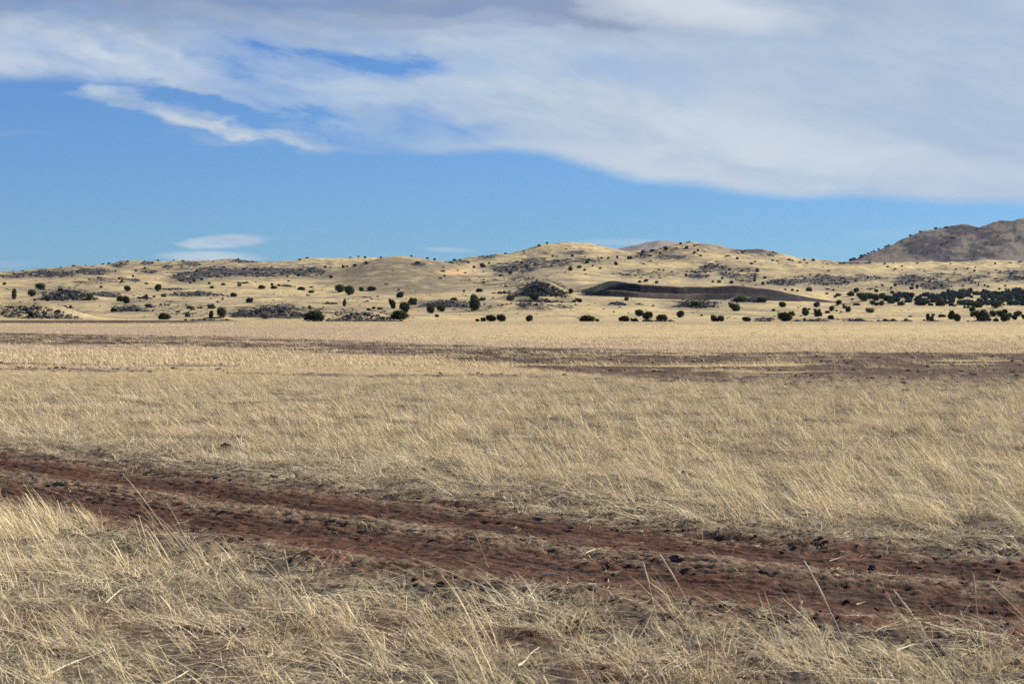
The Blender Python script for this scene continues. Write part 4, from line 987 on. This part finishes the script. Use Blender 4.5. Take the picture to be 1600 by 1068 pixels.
pick = (row > topr+3) & (row < botr+1) & (nz+0.6*fbm(X/9.0, Y/20.0, 302, 2) > -0.38) & (RS.rand(n0) < 0.26)
w = Y[pick]/F*RS.uniform(4, 12, pick.sum())
scat_trees('juniper_grove', X[pick], Y[pick], w, 'dense dark green juniper grove below the right slope')
print('GROVE', pick.sum())
n0 = 60000
U = RS.uniform(-0.30, 0.30, n0); Y = np.exp(RS.uniform(math.log(560), math.log(2400), n0)); X = U*Y; Z = height(X, Y)
n1 = fbm(X/60.0, Y/60.0, 5, 5, 0.6); n2 = fbm(X/14.0, Y/14.0, 6, 4, 0.6); xp = 800+F*X/Y; row = HY-(Z-CH)*F/Y
rk = mask(ROCKS, xp, row, n1, n2)
pick = (RS.rand(n0) < 0.002+np.clip(rk-0.1, 0, 1)*0.10) & ~((xp > 885) & (xp < 1330) & (Y > 995) & (Y < 1075))
w = Y[pick]/F*np.exp(RS.normal(0.9, 0.35, pick.sum()))
scat_trees('hillside_scrub', X[pick], Y[pick], w, 'specks of dark scrub dotted over the rocky hillsides')
print('SCRUB', pick.sum())
# mountain scrub
n0 = 14000
U = RS.uniform(0.15, 0.30, n0); Y = RS.uniform(3750, 4500, n0); X = U*Y; n1 = fbm(X/60.0, Y/60.0, 5, 5, 0.6)
Z = height(X, Y); xp = 800+F*X/Y; row = HY-(Z-CH)*F/Y
mm = mask(MOUNT, xp, row, n1, fbm(X/90.0, Y/90.0, 8, 4, 0.6))
pick = RS.rand(n0) < 0.003+0.03*mm**2
w = Y[pick]/F*np.exp(RS.normal(0.75, 0.3, pick.sum()))
scat_trees('mountain_scrub', X[pick], Y[pick], w, 'fine dark scrub covering the mountain face')

# ------------------------------------------------------------------ rock outcrops: each heap a thing
OUT = [  # centre column, foot row, width, height, boulders, label
 (50,498,135,28,420,'large dark boulder pile at the left edge beside the plain'),
 (103,470,88,22,300,'humped dark rock knoll between two junipers at left'),
 (166,464,46,8,80,'small dark rock ledge right of the left rock knoll'),
 (222,467,24,5,35,'little flat rock patch beside the brownish shrub at left'),
 (203,487,60,9,110,'broken scatter of small rocks on the lower left slope'),
 (304,463,78,7,150,'long thin band of rocks on the left pale shelf'),
 (255,453,60,4,60,'thin dark rock line under the isolated round juniper at left'),
 (325,501,75,6,130,'low dark rocks under the tall and short juniper pair'),
 (385,495,60,13,130,'rubble slope left of the humped scrub mound'),
 (432,497,105,24,420,'broad humped rock mound left of the big dark bush'),
 (446,448,26,6,36,'small grey slab of rock on the upper left shelf'),
 (379,443,16,5,24,'short tilted dark rock outcrop on the upper left swell'),
 (515,475.5,25,5,34,'flat dark rock shelf beside the narrow brown shrub'),
 (570,465,18,4,24,'tiny rock group below the paired junipers'),
 (566,503,110,20,420,'wide grey boulder field right of the big dark bush'),
 (697,480,84,11,210,'rocky bank behind the junipers left of the tallest one'),
 (790,460,40,5,55,'dark streak of rocks left of the rock peak'),
 (848,463,78,26,430,'pointed dark rock peak in the middle of the slopes'),
 (850,473,90,9,130,'scattered rocks at the foot of the dark rock peak'),
 (880,481,34,5,50,'small dark ledge below and right of the rock peak'),
 (822,479,32,9,60,'grey boulders below and left of the rock peak'),
 (966,477,28,6,55,'low rock patch below the left end of the dark bank'),
 (1000,476,14,4,22,'tiny rock patch beside the low patch under the bank'),
 (1090,481,66,14,230,'cone-shaped rock heap around a low olive juniper'),
 (1167,472,44,11,110,'rock heap at the lower lip of the dark bank'),
 (1040,504.5,34,5,60,'low rocks under the broad juniper on the flat'),
 (1194,504,30,8,65,'grey rock pile left of the largest round juniper'),
 (1272,504,56,6,150,'low line of rocks right of the largest round juniper'),
 (1345,503,42,8,110,'highest part of the low rock line at right'),
 (1390,502,28,5,50,'right-hand end of the low rock line'),
 (1417,502,18,2.5,22,'thin rock streak beyond the end of the rock line'),
 (1463,503.5,26,6,50,'flat rocks beside the narrow upright juniper at right'),
 (1532,503,28,3,36,'low rocks under the ragged juniper near the right edge'),
]
for i, (cx, fr, w, h, nb, lab) in enumerate(OUT):
    x0, yA, z0 = ground_hit(cx, fr, 430); s = yA/F
    x1, yB, z1 = ground_hit(cx, fr-h*0.75, 430)
    yB = min(max(yB, yA+0.25*w*s), yA+1.1*w*s)
    rs = np.random.RandomState(500+i); nb = int(nb*2.0)
    a = rs.uniform(0, 6.28, nb); r = np.sqrt(rs.uniform(0, 1, nb))
    bx = x0+np.cos(a)*r*w*s*0.5*(1+0.15*rs.normal(0,1,nb)); by = (yA+yB)/2+np.sin(a)*r*(yB-yA)/2
    cl = fbm(bx/(6*s*3), by/(6*s*3), 700+i, 3); keep = cl > -0.5; bx, by, r = bx[keep], by[keep], r[keep]
    bz = height(bx, by)
    V = []; T = []; o_ = 0
    for k in range(len(bx)):
        v, t = lump(ICO1, 900+i*7+k % 23, 0.5)
        sz = s*rs.lognormal(0.22, 0.50)*(1.15-0.4*r[k]); q = rs.uniform(0.55, 0.95)
        an = rs.uniform(0, 6.28); c_, s_ = math.cos(an), math.sin(an)
        v = v*np.array([sz*1.25, sz, sz*q]); v = np.stack([v[:,0]*c_-v[:,1]*s_, v[:,0]*s_+v[:,1]*c_, v[:,2]], 1)
        V.append(v+np.array([bx[k]-x0, by[k]-yA, bz[k]-z0+sz*q*0.25])); T.append(t+o_); o_ += len(v)
    me = mesh_np('rock_outcrop', np.concatenate(V), np.concatenate(T), M_BASALT)
    tag(obj('rock_outcrop', me, None, (x0, yA, z0)), lab, 'rocks', 'dark rock outcrops among the hills')

# ------------------------------------------------------------------ foreground things one can point to
def plain_pt(px, py):
    Y = CH*F/(py-HY); Y = ground_near(px, Y); return (px-800)*Y/F, Y
def ground_near(px, Y):
    for _ in range(3):
        X = (px-800)*Y/F; z = float(full_height(np.array([X]), np.array([Y]))[0]); py_ = None
        row = HY+(CH-z)*F/Y
        Yn = Y
    return Y
def track_top(X, Y):
    w = float(track_w(np.array([X]), np.array([Y]))[0])
    if abs(w) < 1.4: return float(height(np.array([X]), np.array([Y]))[0])-0.012-0.03*math.exp(-((abs(w)-.75)/.3)**2)+.03*math.exp(-(w/.28)**2)
    return float(full_height(np.array([X]), np.array([Y]))[0])
def stick(p0, p1, bend, rad, lab, z0=0.012, z1=0.02, fork=None, mat=M_STEM, cat='stem', name='broken_stem'):
    (xa, ya), (xb, yb) = plain_pt(*p0), plain_pt(*p1)
    za = track_top(xa, ya)+z0; zb = track_top(xb, yb)+z1
    n = 12; pts = []; L = math.hypot(xb-xa, yb-ya)
    for k in range(n+1):
        t = k/n; o = bend*L*math.sin(math.pi*t); w_ = 0.02*L*math.sin(9*t+bend*40)
        X = xa+(xb-xa)*t; Y = ya+(yb-ya)*t
        zz = za+(zb-za)*t + abs(o)*0.5*0.3 + 0.4*w_*0.3
        pts.append((X-xa, Y-ya+(o+w_)*0.8, zz-za))
    rad_ = [rad*(0.75+0.35*math.sin(5*k/n+1))*(1-0.4*k/n) for k in range(n+1)]
    v, f = tube(pts, rad_, 6)
    if fork:
        i0, dx, dz = fork; b = pts[i0]
        v2, f2 = tube([b, (b[0]+dx*0.5, b[1]+0.01, b[2]+dz*0.6), (b[0]+dx, b[1]+0.03, b[2]+dz)], [rad*.6, rad*.5, rad*.3], 6)
        f = np.concatenate([f, f2+len(v)]); v = np.concatenate([v, v2])
    me = mesh_np(name, v, f, mat, True, {'tint': np.full(len(v), 0.8)})
    tag(obj(name, me, None, (xa, ya, za)), lab, cat, 'pale stems lying in the foreground')
stick((915,868),(950,861),0.10,0.0037,'short curved white stem lying in the nearer rut of the track')
stick((848,893),(905,905),0.12,0.0087,'thick flat bleached stem lying at the near edge of the track')
stick((809,1052),(842,1010),-0.10,0.0056,'bent white stem standing up from matted grass at bottom centre')
stick((895,1032),(962,1040),0.22,0.0056,'curved white stem with a small fork at bottom centre', fork=(7,-0.06,-0.01))
stick((1050,1058),(1130,1050),0.12,0.0056,'long wavy pale stem lying at the bottom right of centre')
stick((990,1050),(1190,1062),0.05,0.0050,'longest pale stem stretched across the bottom edge')
stick((1296,872),(1326,868),0.04,0.0037,'thin straight pale stem lying beyond the track at right')
stick((1338,937),(1352,934),0.02,0.0043,'tiny white chip of stem lying on the near side of the track')
stick((60,1060),(175,1018),-0.06,0.0050,'long bleached stem lying in the bottom left corner')
stick((165,945),(205,925),0.25,0.0050,'hooked pale stem in the matted grass at lower left', fork=(6,0.05,0.04))
stick((1400,1035),(1460,1022),0.20,0.0050,'curved pale stem among stalks at lower right')
stick((700,752),(750,763),0.05,0.0050,'pale stem lying just beyond the track in the middle')
def stalk(px, py, hpx, leanpx, lab, head=True):
    x, y = plain_pt(px, py); z = track_top(x, y); s = y/F
    H = hpx*s; Lx = leanpx*s; n = 14; pts = []; rad = []
    for k in range(n+1):
        t = k/n; pts.append((Lx*(0.8*t+0.2*t*t), 0.03*H*math.sin(4*t), H*t)); 
        r = 0.0032*(1-0.5*t)
        if head and t > 0.6: r = 0.0032+0.0035*abs(math.sin(k*2.1))
        rad.append(r*(0.4 if k == n else 1))
    v, f = tube(pts, rad, 6)
    root = mesh_np('grass_stalk', v, f, M_STEM, True, {'tint': np.full(len(v), 0.25)})
    o = obj('grass_stalk', root, None, (x, y, z-0.01)); tag(o, lab, 'stalk', 'tall single stalks in the foreground')
    # a few narrow leaves, part of the stalk
    lv, lq, lt = blades(4, 0.01, H*0.35, H*0.6, 0.006, la=(0.4,0.7), spread=0.2, curl=0.4, seg=5)
    obj('leaf', mesh_np('leaf', lv, lq, M_GRASS, True, {'tint': lt}), o)
stalk(765,885,62,-25,'single bare pale stalk rising in front of the track at centre')
stalk(1030,975,108,-26,'orange-tinged seeded stalk right of centre in the foreground')
stalk(1100,985,130,-70,'long leaning seeded stalk next to the orange-tinged one')
stalk(1345,1060,190,-90,'long stalk leaning left at lower right, the tallest of its clump')
stalk(1475,1040,120,-80,'leaning bare stalk in front of the dark hollow at right')
stalk(1530,985,90,-10,'upright stiff seeded stalk near the right edge')
stalk(232,905,95,-22,'thin seeded stalk standing right of the left grass clump')
stalk(330,930,110,-75,'leaning seeded stalk left of centre crossing the bare soil')
stalk(465,985,130,-22,'nearly upright seeded stalk left of centre in the foreground')
def clod(px, py, w, h, lab, seed, parts=3):
    x, y = plain_pt(px, py); z = track_top(x, y); s = y/F; rs = np.random.RandomState(seed)
    V = []; T = []; o_ = 0
    for k in range(parts):
        v, t = lump(ICO3, seed+k, 0.9); f = 1.0 if k == 0 else rs.uniform(0.35, 0.6)
        q = 1+0.25*fbm(v[:,0]*3+k, v[:,1]*3+v[:,2]*2, seed, 4)
        v = v*q[:, None]*np.array([w*s*0.42*f, w*s*0.35*f, h*s*0.6*f]); dx = 0 if k == 0 else rs.uniform(-0.75, 0.75)*w*s
        V.append(v+np.array([dx, rs.uniform(-.05, .1), h*s*0.3*f])); T.append(t+o_); o_ += len(v)
    tag(obj('earth_clod', mesh_np('earth_clod', np.concatenate(V), np.concatenate(T), M_DARKCLOD), None, (x, y, z)), lab, 'clod', 'dark clods of turned earth')
M_DARKCLOD = rock_material('dark_earth', (0.022,0.017,0.016,1), (0.05,0.038,0.034,1), (0.09,0.075,0.065,1), 14)
clod(352,697,19,10,'largest black clod standing in the grass left of centre beyond the track',11)
clod(463,722,9,6,'small dark clod to the right of the largest black clod',12,2)
clod(622,727,26,9,'dark broken clods at the edge of the grass in the middle',13,4)
clod(588,722,14,6,'dark clod just left of the broken clods in the middle',14,3)
clod(1366,674,10,6,'lone dark clod in the tall grass at right',15,1)
clod(247,825,15,8,'dark clod on the littered ridge between the ruts at left',16,3)
clod(1362,880,12,7,'dark clod in the far rut at right',17,2)
clod(1070,745,14,6,'low dark clod among sparse grass right of centre',18,2)

# ------------------------------------------------------------------ air
bm_v = np.array([(x_, y_, z_) for x_ in (-9600, 9600) for y_ in (-9600, 9600) for z_ in (-60, 300)], float)
bm_f = np.array([(0,1,3,2),(4,6,7,5),(0,4,5,1),(2,3,7,6),(0,2,6,4),(1,5,7,3)])
mh = bpy.data.materials.new('haze'); mh.use_nodes = True; mh.node_tree.nodes.clear()
pv = mh.node_tree.nodes.new('ShaderNodeVolumePrincipled'); ho = mh.node_tree.nodes.new('ShaderNodeOutputMaterial')
pv.inputs['Color'].default_value = (0.62, 0.78, 1.0, 1); pv.inputs['Density'].default_value = 1.0e-5; pv.inputs['Anisotropy'].default_value = 0.2
mh.node_tree.links.new(pv.outputs[0], ho.inputs['Volume'])
tag(obj('haze', mesh_np('haze', bm_v, bm_f, mh)), 'thin blue haze of distance over the hills', None, None, 'stuff')
print('OBJECTS', len(scene.objects))
